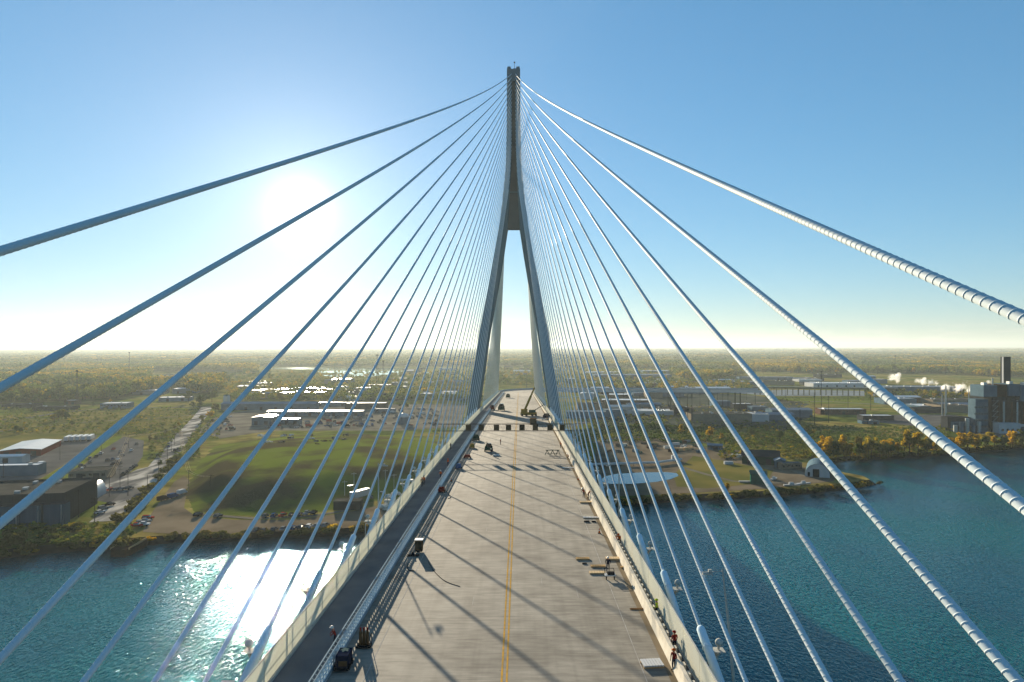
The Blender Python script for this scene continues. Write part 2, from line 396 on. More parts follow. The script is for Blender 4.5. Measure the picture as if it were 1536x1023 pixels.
tag(mb.build('river', 'water'), kind='structure')

def patch(name, px, mat, dz, z=GZ):
    P_ = [G(x, y, z) for x, y in px]
    P_ = [Vector((p.x, p.y, z + dz)) for p in P_]
    t3 = tessellate_polygon([P_])
    mb = MB(); mb.add(P_, [t if (P_[t[1]] - P_[t[0]]).cross(P_[t[2]] - P_[t[0]]).z > 0 else tuple(reversed(t)) for t in t3])
    return tag(mb.build(name, mat), kind='structure')
def road(name, px, width, mat, dz):
    c = [G(x, y) for x, y in px]; L, Rr = [], []
    for i, p in enumerate(c):
        t = (c[min(i + 1, len(c) - 1)] - c[max(0, i - 1)]).normalized(); nn = Vector((-t.y, t.x, 0)) * width / 2
        L.append(p + nn + Vector((0, 0, dz))); Rr.append(p - nn + Vector((0, 0, dz)))
    mb = MB(); n = len(c); mb.add(L + Rr, [(i, n + i, n + i + 1, i + 1) for i in range(n - 1)])
    return tag(mb.build(name, mat), kind='structure')

patch('truck_yard', [(-60, 735), (-60, 690), (20, 670), (88, 659), (146, 652), (140, 668), (108, 690), (62, 717), (0, 742)], 'asphalt', .05)
patch('grass_verge', [(48, 728), (70, 714), (112, 690), (148, 662), (182, 652), (182, 658), (150, 676), (118, 702), (105, 722)], 'lawn', .04)
patch('car_park', [(104, 724), (118, 704), (150, 677), (186, 655), (216, 661), (214, 685), (198, 706), (182, 718), (150, 728)], 'asphalt', .06)
patch('entrance_road', [(138, 742), (140, 728), (182, 716), (206, 704), (224, 700), (238, 708), (212, 732), (150, 744)], 'sheenroad', .07)
patch('lower_car_park', [(118, 748), (142, 738), (206, 734), (200, 748), (176, 778), (158, 778), (172, 756), (150, 752)], 'asphalt', .08)
patch('lawn_strip', [(120, 776), (128, 758), (150, 746), (172, 748), (164, 762), (150, 776)], 'lawn', .045)
road('riverside_road', [(160, 782), (182, 760), (205, 737), (232, 710), (252, 683), (268, 662), (287, 640), (300, 625), (310, 611)], 13, 'sheenroad', .1)
road('cross_road', [(-30, 632), (40, 627), (95, 618), (160, 613), (240, 611.5), (330, 610)], 9, 'asphalt', .12)
road('service_road', [(265, 651), (300, 644), (312, 648), (330, 656)], 9, 'yardconc', .13)
patch('dirt_lot', [(214, 798), (226, 772), (250, 738), (262, 722), (276, 714), (286, 722), (279, 745), (276, 762), (292, 773), (350, 780), (440, 780), (500, 772), (545, 764), (600, 750), (610, 770), (560, 790), (430, 797), (300, 803)], 'dirt', .06)
patch('storage_yard', [(296, 648), (318, 628), (345, 619), (420, 611), (540, 607), (700, 606), (690, 640), (600, 646), (470, 646), (405, 646), (330, 658)], 'yardconc', .09)
road('plain_road', [(850, 640), (930, 622), (1010, 612), (1140, 604), (1240, 602), (1400, 612), (1560, 634)], 9, 'yardconc', .14)
road('yard_track', [(890, 664), (960, 652), (1060, 664), (1110, 678), (1170, 696), (1215, 716)], 5, 'yardconc', .14)
road('spit_track', [(1020, 700), (1060, 712), (1100, 722), (1160, 725), (1210, 724)], 3.5, 'yardconc', .15)
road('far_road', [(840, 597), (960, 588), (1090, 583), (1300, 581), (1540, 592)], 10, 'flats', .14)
road('meadow_track', [(-20, 650), (60, 640), (140, 632), (230, 628), (296, 622)], 4, 'yardconc', .14)
road('mound_foot_track', [(292, 771), (380, 778), (470, 774), (545, 762)], 3, 'yardconc', .15)
patch('meadow', [(-60, 690), (-60, 634), (60, 628), (170, 616), (250, 614), (290, 616), (262, 650), (232, 662), (200, 650), (140, 650), (20, 668)], 'meadow', .03)
patch('gravel_yard', [(860, 612), (930, 592), (1000, 588), (1130, 593), (1180, 600), (1215, 606), (1196, 614), (1222, 624), (1190, 634), (1180, 648), (1120, 640), (1060, 643), (980, 634), (900, 640)], 'gravel', .05)
patch('grass_field', [(1140, 595), (1340, 595), (1420, 606), (1390, 610), (1180, 604)], 'lawn', .05)
patch('plant_apron', [(1290, 622), (1420, 622), (1620, 640), (1620, 662), (1470, 655), (1400, 642), (1300, 632)], 'asphalt', .06)
patch('works_yard', [(890, 690), (900, 655), (980, 655), (1065, 672), (1150, 694), (1260, 706), (1250, 722), (1150, 733), (1010, 741), (915, 745), (880, 735)], 'dirt', .05)
patch('grass_plot', [(1010, 712), (1040, 684), (1090, 692), (1160, 706), (1150, 724), (1060, 733), (1015, 730)], 'meadow', .09)
patch('settling_pond', [(900, 722), (907, 715), (925, 711), (960, 709), (1000, 708.5), (1015, 710), (1018, 714), (1006, 719), (985, 723), (950, 726), (915, 726)], 'pondwater', .12)
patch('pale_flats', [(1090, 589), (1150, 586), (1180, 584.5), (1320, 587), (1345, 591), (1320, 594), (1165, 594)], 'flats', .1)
patch('far_glint_sheet', [(395, 553.6), (420, 551.2), (560, 550.8), (620, 552.6), (590, 555)], 'pondwater', .1)  # reflecting sheets, here and below, added for the far bright glints
patch('long_glint_sheet', [(465, 557.5), (500, 555.8), (612, 556.2), (645, 558.8), (600, 562), (520, 561)], 'pondwater', .1)
patch('short_glint_sheet', [(480, 563), (520, 561.6), (575, 562), (560, 564.6), (500, 565)], 'pondwater', .1)
patch('west_glint_sheet', [(235, 566), (250, 560), (300, 560.5), (352, 559.5), (356, 563.5), (330, 565.5), (270, 565)], 'pondwater', .1)

# grassy mound left of the bridge (terrain)
def mound():
    base = [(284, 768), (279, 738), (296, 694), (318, 668), (400, 655), (520, 650), (640, 654), (705, 672), (690, 715), (640, 740), (575, 752), (490, 768), (380, 776)]
    top_ = [(330, 712), (338, 690), (365, 672), (420, 664), (520, 657), (620, 662), (660, 672), (640, 690), (560, 700), (470, 706), (400, 716)]
    B = [G(x, y) for x, y in base]; T_ = [G(x, y, GZ + 8) for x, y in top_]
    def sd(p, poly):
        inside = False; dm = 1e9; n = len(poly)
        for i in range(n):
            a, b = poly[i], poly[(i + 1) % n]
            if (a.y > p[1]) != (b.y > p[1]) and p[0] < (b.x - a.x) * (p[1] - a.y) / (b.y - a.y) + a.x: inside = not inside
            ab = (b.x - a.x, b.y - a.y); l2 = ab[0] ** 2 + ab[1] ** 2
            t = max(0, min(1, ((p[0] - a.x) * ab[0] + (p[1] - a.y) * ab[1]) / l2))
            dm = min(dm, math.hypot(p[0] - a.x - t * ab[0], p[1] - a.y - t * ab[1]))
        return dm if inside else -dm
    xs = np.arange(min(b.x for b in B) - 4, max(b.x for b in B) + 4, 5.0); ys = np.arange(min(b.y for b in B) - 4, max(b.y for b in B) + 4, 5.0)
    V = []; r2 = random.Random(5)
    for y in ys:
        for x in xs:
            a = sd((x, y), B); b = sd((x, y), T_)
            if a <= 0: h = -.3
            elif b >= 0: h = 8 + min(b, 30) * .03 + r2.uniform(-.25, .25)
            else:
                t = a / (a - b); h = 8 * (t * t * (3 - 2 * t)) + r2.uniform(-.12, .12)
            V.append((x, y, GZ + h))
    nx = len(xs); Fc = [(j * nx + i, j * nx + i + 1, (j + 1) * nx + i + 1, (j + 1) * nx + i) for j in range(len(ys) - 1) for i in range(nx - 1)]
    me = npmesh('grass_mound', np.array(V), np.array(Fc), M['mound'], True)
    o = bpy.data.objects.new('grass_mound', me); COL.objects.link(o); tag(o, kind='structure')
mound()

# ------------------------------------------------------------------ bridge deck
YS = [-75 + 5 * i for i in range(155)] + [698.0]
deck = thing('bridge_deck', 'long concrete bridge deck of the cable-stayed bridge running to the tower', 'bridge deck', (0, 60, deckz(60)))
MB().sweep([(-18.35, -.02), (18.35, -.02), (18.35, -.7), (16.6, -.9), (16.2, -2.8), (-16.2, -2.8), (-16.6, -.9), (-18.35, -.7)], YS).build('girder', 'girder', deck)
MB().ribbon(-12.16, 15.28, .0, YS).build('road_surface', 'deck', deck)
MB().ribbon(-16.5, -12.76, .0, YS).build('walkway', 'path', deck)
MB().ribbon(14.75, 15.29, .008, YS).build('gutter', 'gutter', deck)
for x in (1.5, 1.9): MB().ribbon(x - .075, x + .075, .008, YS).build('yellow_line', 'yellow', deck)
for x in (-9.34, 12.87): MB().ribbon(x - .03, x + .03, .008, YS[:96]).build('white_line', 'white', deck)
for x in (-5.6, -1.9, 5.4, 9.1):
    for k in range(11):
        y = 40 + k * 30 + (x * 7 % 15); MB().ribbon(x - .02, x + .02, .007, [y, y + 2.4]).build('lane_tick', 'white', deck)

# right concrete barrier
bar_r = thing('concrete_barrier', 'cream concrete traffic barrier along the right edge of the road', 'barrier', (15.5, 60, deckz(60)))
MB().sweep([(15.3, 0), (15.85, 0), (15.78, 1.08), (15.48, 1.08), (15.42, .45)], YS).build('wall', 'barrier', bar_r)
mb = MB(); ys_ = []
for k in range(215): ys_ += [(30 + 1.6 * k, .86), (30.01 + 1.6 * k, 1.12), (30.6 + 1.6 * k, 1.12), (30.61 + 1.6 * k, .86)]
vs_ = []
for y, w_ in ys_: vs_ += [(15.852, y, deckz(y) + .1), (15 + w_, y, deckz(y) + .1), (15 + w_, y, deckz(y) + .95), (15.852, y, deckz(y) + .95)]
mb.add(vs_, [(4 * i + j, 4 * i + (j + 1) % 4, 4 * i + 4 + (j + 1) % 4, 4 * i + 4 + j) for i in range(len(ys_) - 1) for j in range(4)])
mb.build('back_rib', 'barrier', bar_r)
# median barrier: perforated steel between walkway and road
med = thing('median_barrier', 'perforated grey steel barrier between the dark walkway and the road', 'barrier', (-12.5, 60, deckz(60)))
MB().sweep([(-12.75, 0), (-12.2, 0), (-12.2, .3), (-12.75, .3)], YS).build('kerb', 'railsteel', med)
mb = MB()
for a, b in ((.3, .46), (.62, .78), (.94, 1.10), (1.26, 1.42)): mb.sweep([(-12.275, a), (-12.25, a), (-12.25, b), (-12.275, b)], YS)
for k in range(330):
    y = 34 + .75 * k; mb.box((-12.262, y, deckz(y) + .86), (.022, .3, 1.12))
mb.build('perforated_panel', 'sleeve', med)
mb = MB(); mb.sweep([(-12.3, 1.425), (-12.22, 1.425), (-12.22, 1.49), (-12.3, 1.49)], YS); mb.build('top_rail', 'railsteel', med)
mb = MB()
mb.sweep([(-12.8, 1.22), (-12.7, 1.22), (-12.7, 1.3), (-12.8, 1.3)], YS); mb.build('handrail', 'railsteel', med)
mb = MB()
for k in range(330):
    y = 34 + .75 * k; z = deckz(y); mb.bar((-12.72, y, z + .3), (-12.4, y + .38, z + 1.32), .04); mb.bar((-12.4, y + .38, z + 1.3), (-12.74, y + .75, z + 1.25), .04)
mb.build('lattice', 'railsteel', med)

# wind fences either side
def wind_fence(sgn, label, h, x0):
    t = thing('wind_fence', label, 'fence', (sgn * x0, 60, deckz(60)), 'tall cream panel fences along both deck edges')
    n = 66
    for k in range(n):
        y0 = 22 + 5.3 * k; y1 = y0 + 5.22
        ys = [y0, (y0 + y1) / 2, y1]
        MB().sweep([(sgn * x0 - .02, .28), (sgn * x0 + .02, .28), (sgn * x0 + .02, h), (sgn * x0 - .02, h)], ys).build('panel', 'fence', t)
        y = y0 - .04
        MB().box((sgn * (x0 + .09), y, deckz(y) + h / 2), (.1, .1, h)).build('post', 'pale', t)
    MB().sweep([(sgn * x0 - .06, h), (sgn * x0 + .06, h), (sgn * x0 + .06, h + .07), (sgn * x0 - .06, h + .07)], YS[19:91]).build('top_rail', 'pale', t)
    MB().sweep([(sgn * x0 - .18, 0), (sgn * x0 + .18, 0), (sgn * x0 + .18, .27), (sgn * x0 - .18, .27)], YS).build('kerb', 'pale', t)
    MB().sweep([(sgn * x0 - .05, .95), (sgn * x0 - .0225, .95), (sgn * x0 - .0225, 1.05), (sgn * x0 - .05, 1.05)] if sgn < 0 else [(sgn * x0 + .0225, .95), (sgn * x0 + .05, .95), (sgn * x0 + .05, 1.05), (sgn * x0 + .0225, 1.05)], YS[19:91]).build('mid_rail', 'sleeve', t)
    MB().sweep([(sgn * x0 - .03, .28), (sgn * x0 + .03, .28), (sgn * x0 + .03, 1.3), (sgn * x0 - .03, 1.3)], YS[91:]).build('far_panel', 'fence', t)
wind_fence(-1, 'tall cream panel fence along the left edge beside the walkway', 2.4, 16.62)
wind_fence(1, 'tall cream panel fence along the right edge behind the concrete barrier', 2.6, 16.72)

# curved approach viaduct beyond the bridge, turning right
app = thing('approach_viaduct', 'pale approach viaduct curving right beyond the end of the bridge', 'viaduct', (0, 698, 0))
zc = deckz(698)
cl = [(0, 698 + .02, 0.0)]
for i in range(1, 19):
    a = R(5 * i); cl.append((55 * (1 - math.cos(a)), 698 + 55 * math.sin(a), a))
for i in range(1, 16): cl.append((55 + 14 * i, 753, R(90)))
def ap(prof):
    mb = MB(); n = len(prof); vs = []
    for i, (x, y, a) in enumerate(cl):
        z = zc - .012 * i * 5
        for u, w in prof: vs.append((x + u * math.cos(a), y - u * math.sin(a), z + w))
    fs = [(i * n + j, i * n + (j + 1) % n, (i + 1) * n + (j + 1) % n, (i + 1) * n + j) for i in range(len(cl) - 1) for j in range(n)]
    fs += [tuple(range(n)), tuple(reversed(range((len(cl) - 1) * n, len(cl) * n)))]
    return mb.add(vs, fs)
ap([(-18, 0), (18, 0), (18, -1.0), (-18, -1.0)]).build('slab', 'deck', app)
ap([(-18.2, -1), (-17.7, -1), (-17.7, 1.5), (-18.2, 1.5)]).build('parapet', 'wwall', app)
ap([(17.7, -1), (18.2, -1), (18.2, 1.5), (17.7, 1.5)]).build('parapet', 'wwall', app)
for i in range(21, 34, 5):
    x, y, a = cl[i]
    for u in (-9, 9): MB().tube([(x, y + u, GZ - .2), (x, y + u, zc - .012 * i * 5 - 1.7)], .7, 10).build('pier', 'gravel', app)
for yy in (440, 510, 580, 650):
    for sx in (-10, 10):
        o = MB().tube([(sx, yy, GZ - .2), (sx, yy, deckz(yy) - 2.85)], 1.5, 12).build('pier', 'concrete', deck)

# ------------------------------------------------------------------ tower
tw = thing('bridge_tower', 'tall tapering concrete inverted-Y bridge tower rising over the deck', 'tower', (0, D, GZ))
prof = [(2.0, 31.4, 24.6), (47.5, 23.6, 17.6), (83, 18.4, 12.5), (110, 13.0, 7.6), (125, 10.2, 5.1), (138, 8.0, 3.15), (148, 6.5, 2.55), (157.4, 5.46, 2.0), (171.6, 4.1, 1.35), (193, 3.62, 1.2), (216, 3.5, 1.2)]
def leg(s):
    V = []; 
    for z, xo, xi in prof:
        dp = 4.6 - 1.2 * (z / 220); ch = .5
        ring = [(xi, -dp + ch), (xi + ch, -dp), (xo - ch, -dp), (xo, -dp + ch), (xo, dp - ch), (xo - ch, dp), (xi + ch, dp), (xi, dp - ch)]
        V += [(s * x, D + y, z) for x, y in ring]
    n = 8; k = len(prof)
    F_ = [(i * n + j, i * n + (j + 1) % n, (i + 1) * n + (j + 1) % n, (i + 1) * n + j) for i in range(k - 1) for j in range(n)] + [tuple(range(n - 1, -1, -1)), tuple((k - 1) * n + j for j in range(n))]
    if s < 0: F_ = [tuple(reversed(f)) for f in F_]
    return MB().add(V, F_)
for s in (-1, 1): leg(s).build('leg', 'concrete', tw)
wp = [(138.0, 3.2), (157.2, 2.05)]
def web(rows, yf, name, mt):
    V = []
    for z, w in rows: V += [(-w, D - yf, z), (w, D - yf, z), (w, D + yf, z), (-w, D + yf, z)]
    F_ = [(4 * i + j, 4 * i + (j + 1) % 4, 4 * i + 4 + (j + 1) % 4, 4 * i + 4 + j) for i in range(len(rows) - 1) for j in range(4)] + [(3, 2, 1, 0), tuple(len(V) - 4 + j for j in range(4))]
    MB().add(V, F_).build(name, mt, tw)
web([(138.2, 3.3), (148, 2.7), (157.2, 2.1)], 2.6, 'lower_web_panel', 'web')
web([(157.6, 2.15), (171.6, 1.5), (193, 1.3), (215.9, 1.3)], 2.2, 'upper_web_panel', 'web')
web([(157.2, 2.2), (157.6, 2.2)], 3.3, 'ledge', 'concrete')
MB().box((0, D, 219.2), (7.0, 6.4, 6.4)).build('crown', 'concrete', tw)
for s in (-1, 1):
    MB().box((s * 2.35, D, 223.2), (2.2, 6.2, 1.6), taper=.72).build('crown_tip', 'concrete', tw)
mb = MB(); mb.tube([(0.5, D - 1, 222), (0.5, D - 1, 227)], [.14, .07], 6); mb.sphere((.5, D - 1, 226.6), .45); mb.box((.5, D - 1, 223.2), (1.6, .3, .3)); mb.build('lightning_mast', 'dark', tw)
MB().box((0, D, 37.2), (44, 6, 4)).build('cross_beam', 'concrete', tw)
for s in (-1, 1): MB().box((s * 28.5, D, 3.6), (15, 15, 3.4), taper=.85).build('foundation', 'concrete', tw)

# ------------------------------------------------------------------ stay cables
def cable_path(anchor, topp, sag, n=40, ext=9.0):
    a, b = np.array(anchor), np.array(topp); t = np.linspace(-ext / np.linalg.norm(b - a), 1, n)
    P_ = a + (b - a) * t[:, None]
    L = abs(b[1] - a[1]); P_[:, 2] -= sag * 4 * L * L * t * (1 - t)
    return P_
def tube_np(P_, rad, n):
    T = np.gradient(P_, axis=0); T /= np.linalg.norm(T, axis=1)[:, None]
    U = np.cross(T, np.array([0, 0, 1.0])); U /= np.linalg.norm(U, axis=1)[:, None]; W = np.cross(U, T)
    a = np.arange(n) * 2 * np.pi / n
    V = P_[:, None, :] + rad[:, None, None] * (np.cos(a)[None, :, None] * U[:, None, :] + np.sin(a)[None, :, None] * W[:, None, :])
    return V, T, a
def faces_np(k, n):
    i = np.arange(k - 1)[:, None]; j = np.arange(n)[None, :]; j2 = (j + 1) % n
    return np.stack([i * n + j, i * n + j2, (i + 1) * n + j2, (i + 1) * n + j], -1).reshape(-1, 4)
def stay(k, s, back=False):
    dk = 58.635 + 15 * (k - 8)
    ztop = 75.7 + 144.4 - 2.125 * (k - 1)
    sag = 2.15e-5
    if not back:
        zz = 75.7 - 23.44 - KC * ((dk - MID) ** 2 - (58.6 - MID) ** 2); anchor = (s * 18.0, dk, zz); tipx = s * 1.0; top_ = (s * (1.0 + .0035 * max(0, k - 12) ** 2), D - 2.2, ztop)
    else:
        yb = D + 318 - 11.0 * (k - 1); anchor = (s * 18.0, yb, deckz(yb) + 2.7); top_ = (s * (1.0 + .0035 * max(0, k - 12) ** 2), D + 2.2, ztop); sag = 1.6e-5
    rad = .17 - .0018 * k
    P_ = cable_path(anchor, top_, sag, 60)
    side = 'left' if s < 0 else 'right'
    if back: lab = f'pale back stay cable beyond the tower, {ordn(k)} from the top of the {side} rear fan'
    elif k == 1: lab = f'white stay cable, topmost and outermost of the {side} front fan'
    elif k == 27: lab = f'white stay cable, innermost and steepest of the {side} front fan'
    else: lab = f'white stay cable, {ordn(k)} from the top of the {side} front fan'
    t = thing('stay_cable', lab, 'cable', anchor, 'stay cables of the bridge')
    off = np.array(wloc(t))
    near = (not back) and k <= 10
    if near:
        # helical fillet: rings of pitch 0.31 m on the part within ~130 m
        Ltot = np.linalg.norm(np.diff(P_, axis=0), axis=1).sum()
        lim = min(Ltot, 165.0 if k < 4 else 120.0); pitch = .36
        nr = int(lim / pitch); offs = np.array([0, .04, .82, .86, .885, .96]); rr = np.array([0, 0, 0, 0, .011, .011])
        sarr = (np.arange(nr)[:, None] + offs[None, :]).ravel() * pitch; rarr = np.tile(rr, nr) + rad
        sarr = np.append(sarr, np.linspace(nr * pitch, Ltot, 30)); rarr = np.append(rarr, np.full(30, rad))
        cum = np.concatenate([[0], np.cumsum(np.linalg.norm(np.diff(P_, axis=0), axis=1))])
        Q = np.stack([np.interp(sarr, cum, P_[:, i]) for i in range(3)], -1)
        # smooth the resampled path direction with the analytic tangent of the coarse path
        n = 14
        d0 = np.gradient(P_, axis=0); d0 /= np.linalg.norm(d0, axis=1)[:, None]
        T = np.stack([np.interp(sarr, cum, d0[:, i]) for i in range(3)], -1); T /= np.linalg.norm(T, axis=1)[:, None]
        U = np.cross(T, np.array([0, 0, 1.0])); U /= np.linalg.norm(U, axis=1)[:, None]; W = np.cross(U, T)
        a = np.arange(n + 1) * 2 * np.pi / n
        V = Q[:, None, :] + rarr[:, None, None] * (np.cos(a)[None, :, None] * U[:, None, :] + np.sin(a)[None, :, None] * W[:, None, :])
        shift = np.ones(len(sarr))
        V = V + shift[:, None, None] * (pitch * a / (2 * np.pi))[None, :, None] * T[:, None, :]
        k2 = len(sarr); i = np.arange(k2 - 1)[:, None]; j = np.arange(n)[None, :]
        Fc = np.stack([i * (n + 1) + j, i * (n + 1) + j + 1, (i + 1) * (n + 1) + j + 1, (i + 1) * (n + 1) + j], -1).reshape(-1, 4)
        me = npmesh('pipe', V.reshape(-1, 3) - off, Fc, M['cable'], True)
    else:
        n = 10; V, T, a = tube_np(P_, np.full(len(P_), rad), n)
        me = npmesh('pipe', V.reshape(-1, 3) - off, faces_np(len(P_), n), M['cable'], True)
    o = bpy.data.objects.new('pipe', me); COL.objects.link(o); o.parent = t
    # anchor sleeve: wide steel pipe with a tapered shoulder
    d = Vector(P_[3] - P_[0]).normalized(); A = Vector(anchor)
    if not back:
        sl = MB(); r = .36 if k < 20 else .3
        sl.tube([A - d * 9, A - d * .45, A - d * .18, A, A + d * .08], [r, r, r * .96, r * .72, rad * 1.05], 16)
        sl.build('anchor_sleeve', 'sleeve', t, smooth=True)
        if k >= 6:
            MB().tube([A - d * 2.2, A - d * 2.0], [r + .05] * 2, 16).build('sleeve_collar', 'sleeve', t)
    else:
        MB().tube([A - d * 5, A], [.28, .28], 8).build('anchor_sleeve', 'sleeve', t)
for k in range(1, 28):
    for s in (-1, 1): stay(k, s)
for k in range(1, 28):
    for s in (-1, 1): stay(k, s, True)

# floodlights on brackets by the sleeves, thin L posts
for s in (-1, 1):
    for k in range(7, 19):
        y = 58.635 + 15 * (k - 8) - 1.5; x = s * 19.2; z = deckz(y)
        side = 'left' if s < 0 else 'right'
        t = thing('floodlight', f'pale floodlight on a bracket outside the {side} fence, {ordn(k - 6)} from the camera', 'floodlight', (x, y, z), 'floodlights on the deck edge brackets')
        mb = MB(); mb.bar((s * 18.2, y, z - .3), (s * 19.3, y + .2, z + 1.3), .18); mb.bar((s * 18.2, y + .9, z - .3), (s * 19.3, y + .5, z + 1.3), .18)
        mb.box((s * 19.1, y + .3, z + 1.35), (1.1, 1.0, .08)); mb.bar((s * 18.7, y + .2, z + 1.35), (s * 18.5, y + .2, z + 2.0), .07)
        mb.build('bracket', 'pale', t)
        mb = MB(); mb.tube([(s * 19.2, y + .3, z + 1.42), (s * 19.2, y + .3, z + 1.7)], .1, 8); mb.sphere((s * 19.25, y + .3, z + 1.98), .33, 12, 8); mb.build('lamp_head', 'pale', t, smooth=True)
for k in range(6, 15):
    y = 63.4 + 15 * (k - 8); z = deckz(y)
    mb = MB(); mb.bar((-17.6, y, z - .2), (-17.6, y, z + 3.1), .07); mb.bar((-17.6, y, z + 3.08), (-16.75, y, z + 3.08), .06)
    tag(mb.build('bracket_post', 'pale', loc=(-17.6, y, z)), f'thin grey L-shaped post leaning over left fence, {ordn(k - 5)} from the camera', 'post', 'thin L-shaped posts along the left fence')

def lamp_pole(x, y, h, arm, label, lean=0.0):
    z = deckz(y)
    t = thing('light_pole', label, 'light pole', (x, y, z), 'light poles on the bridge')
    MB().tube([(x, y, z - 1), (x - lean * .5, y, z + h * .5), (x - lean, y, z + h)], [.14, .11, .07], 8).build('pole', 'pale', t)
    mb = MB(); mb.bar((x - lean, y, z + h - .25), (x - lean + arm, y, z + h - .35), .07); mb.build('arm', 'pale', t)
    mb = MB(); mb.box((x - lean + arm * .75, y, z + h - .42), (.75, .35, .14)); mb.box((x - lean + arm * .62, y, z + h - .2), (.25, .2, .2)); mb.build('lamp_head', 'pale', t)
    MB().box((x + .1, y, z - .5), (.9, .5, .4)).build('base_bracket', 'girder', t)
lamp_pole(19.7, 54.7, 8.9, -1.6, 'slim pale light pole outside the right fence in the near foreground', .95)
lamp_pole(18.6, 189, 7.5, -2.0, 'small pale light pole at the right end of the sign gantry')
lamp_pole(-18.6, 107, 9.1, 1.4, 'slim pale light pole beside the left fence above the parked trailers')
lamp_pole(18.8, 112, 8.3, -2.2, 'slim light pole outside the right fence above the pale pond')
lamp_pole(19.2, 330, 9, 3.0, 'thin far light pole on the right deck edge near the tower')

# ------------------------------------------------------------------ sign gantry
gy = 190.0; gz = deckz(gy)
gan = thing('sign_gantry', 'dark overhead sign gantry spanning the whole deck before the tower', 'gantry', (0, gy, gz))
for z in (5.45, 7.3): MB().bar((-20.8, gy, gz + z), (20.8, gy, gz + z), .12).build('chord', 'dark', gan)
for z in (5.45, 7.3): MB().bar((-20.8, gy + 1.3, gz + z), (20.8, gy + 1.3, gz + z), .05).build('chord', 'dark', gan)
mb = MB()
for i in range(26):
    x = -20.8 + 1.6 * i; mb.bar((x, gy + 1.3, gz + 5.45), (x + .8, gy + 1.3, gz + 7.3), .025); mb.bar((x + .8, gy + 1.3, gz + 7.3), (x + 1.6, gy + 1.3, gz + 5.45), .025)
mb.build('web_lattice', 'dark', gan)
for x in (-10.9, -7.45, -3.3, -.05, 3.6, 7.2, 11.2, 14.45):
    sp = MB().box((x, gy - .2, gz + 6.4), (1.45, .25, 1.55)).build('sign_panel', 'signback', gan)
for s in (-1, 1):
    MB().tube([(s * 17.7, gy + .6, gz - 1), (s * 17.7, gy + .6, gz + 7.4)], .16, 10).build('post', 'pale', gan)
    MB().bar((s * 17.7, gy + .6, gz + 3.4), (s * 20.6, gy + .6, gz + 5.4), .12).build('brace', 'pale', gan)

# ------------------------------------------------------------------ people
def body_mesh(pose):
    J = {'pelvis': (0, 0, .95, .155, .12), 'waist': (0, .0, 1.1, .145, .11), 'chest': (0, 0, 1.32, .18, .125), 'neck': (0, .01, 1.50, .065, .065), 'head': (0, .03, 1.62, .085, .1), 'crown': (0, .02, 1.72, .075, .085)}
    E = [('pelvis', 'waist'), ('waist', 'chest'), ('chest', 'neck'), ('neck', 'head'), ('head', 'crown')]
    bend = {'stand': 0, 'walk': .05, 'lean': .35, 'crouch': .5}[pose]
    for s, n in ((-1, 'L'), (1, 'R')):
        st = {'stand': .0, 'walk': .22 * s, 'lean': .1 * s, 'crouch': .18 * s}[pose]
        kn = {'crouch': .25}.get(pose, .04)
        J['hip' + n] = (s * .1, 0, .9, .095, .095); J['knee' + n] = (s * .12, st * .55 + kn, .5, .07, .07); J['ank' + n] = (s * .12, st - (.05 if pose == 'crouch' else 0), .09, .048, .048); J['toe' + n] = (s * .14, st + .19, .045, .045, .04)
        J['sho' + n] = (s * .2, 0, 1.43, .075, .075)
        ey = {'stand': .02, 'walk': -.12 * s, 'lean': .15, 'crouch': .15}[pose]; wy = {'stand': .1, 'walk': -.12 * s + .14, 'lean': .38, 'crouch': .38}[pose]; wz = {'stand': .9, 'walk': .94, 'lean': 1.05, 'crouch': .95}[pose]
        J['elb' + n] = (s * .28, ey, 1.17, .05, .05); J['wri' + n] = (s * .26, wy, wz, .033, .033); J['palm' + n] = (s * .26, wy + .03, wz - .08, .036, .022)
        E += [('pelvis', 'hip' + n), ('hip' + n, 'knee' + n), ('knee' + n, 'ank' + n), ('ank' + n, 'toe' + n), ('chest', 'sho' + n), ('sho' + n, 'elb' + n), ('elb' + n, 'wri' + n), ('wri' + n, 'palm' + n)]
        for fi, (fx, L) in enumerate(((-.03, .07), (-.01, .08), (.01, .075), (.03, .06))):
            J[f'f{fi}{n}'] = (s * .26 + fx * .4, wy + .03 + fx, wz - .11, .009, .009); J[f'g{fi}{n}'] = (s * .26 + fx * .4 - s * .015, wy + .045 + fx, wz - .11 - L, .008, .008)
            E += [('palm' + n, f'f{fi}{n}'), (f'f{fi}{n}', f'g{fi}{n}')]
        J['th' + n] = (s * .235, wy + .085, wz - .11, .009, .009); E.append(('palm' + n, 'th' + n))
    names = list(J); V = []
    for nme in names:
        x, y, z, _, _ = J[nme]
        if z > 1.0 and bend: y += (z - .95) * bend * 1.0; z = .95 + (z - .95) * (1 - bend * .25)
        if pose == 'crouch': z *= .86
        V.append((x, y, z))
    me = bpy.data.meshes.new('body_skeleton'); me.from_pydata(V, [(names.index(a), names.index(b)) for a, b in E], [])
    ob = bpy.data.objects.new('body_skeleton', me); COL.objects.link(ob)
    ob.modifiers.new('skin', 'SKIN'); ob.modifiers.new('sub', 'SUBSURF').levels = 1
    for i, nme in enumerate(names):
        sv = me.skin_vertices[0].data[i]; sv.radius = J[nme][3:5]; sv.use_root = (nme == 'pelvis')
    dg = bpy.context.evaluated_depsgraph_get(); out = bpy.data.meshes.new_from_object(ob.evaluated_get(dg))
    bpy.data.objects.remove(ob); bpy.data.meshes.remove(me)
    out.name = 'body'; head = V[names.index('crown')]
    return out, head
BODY = {}
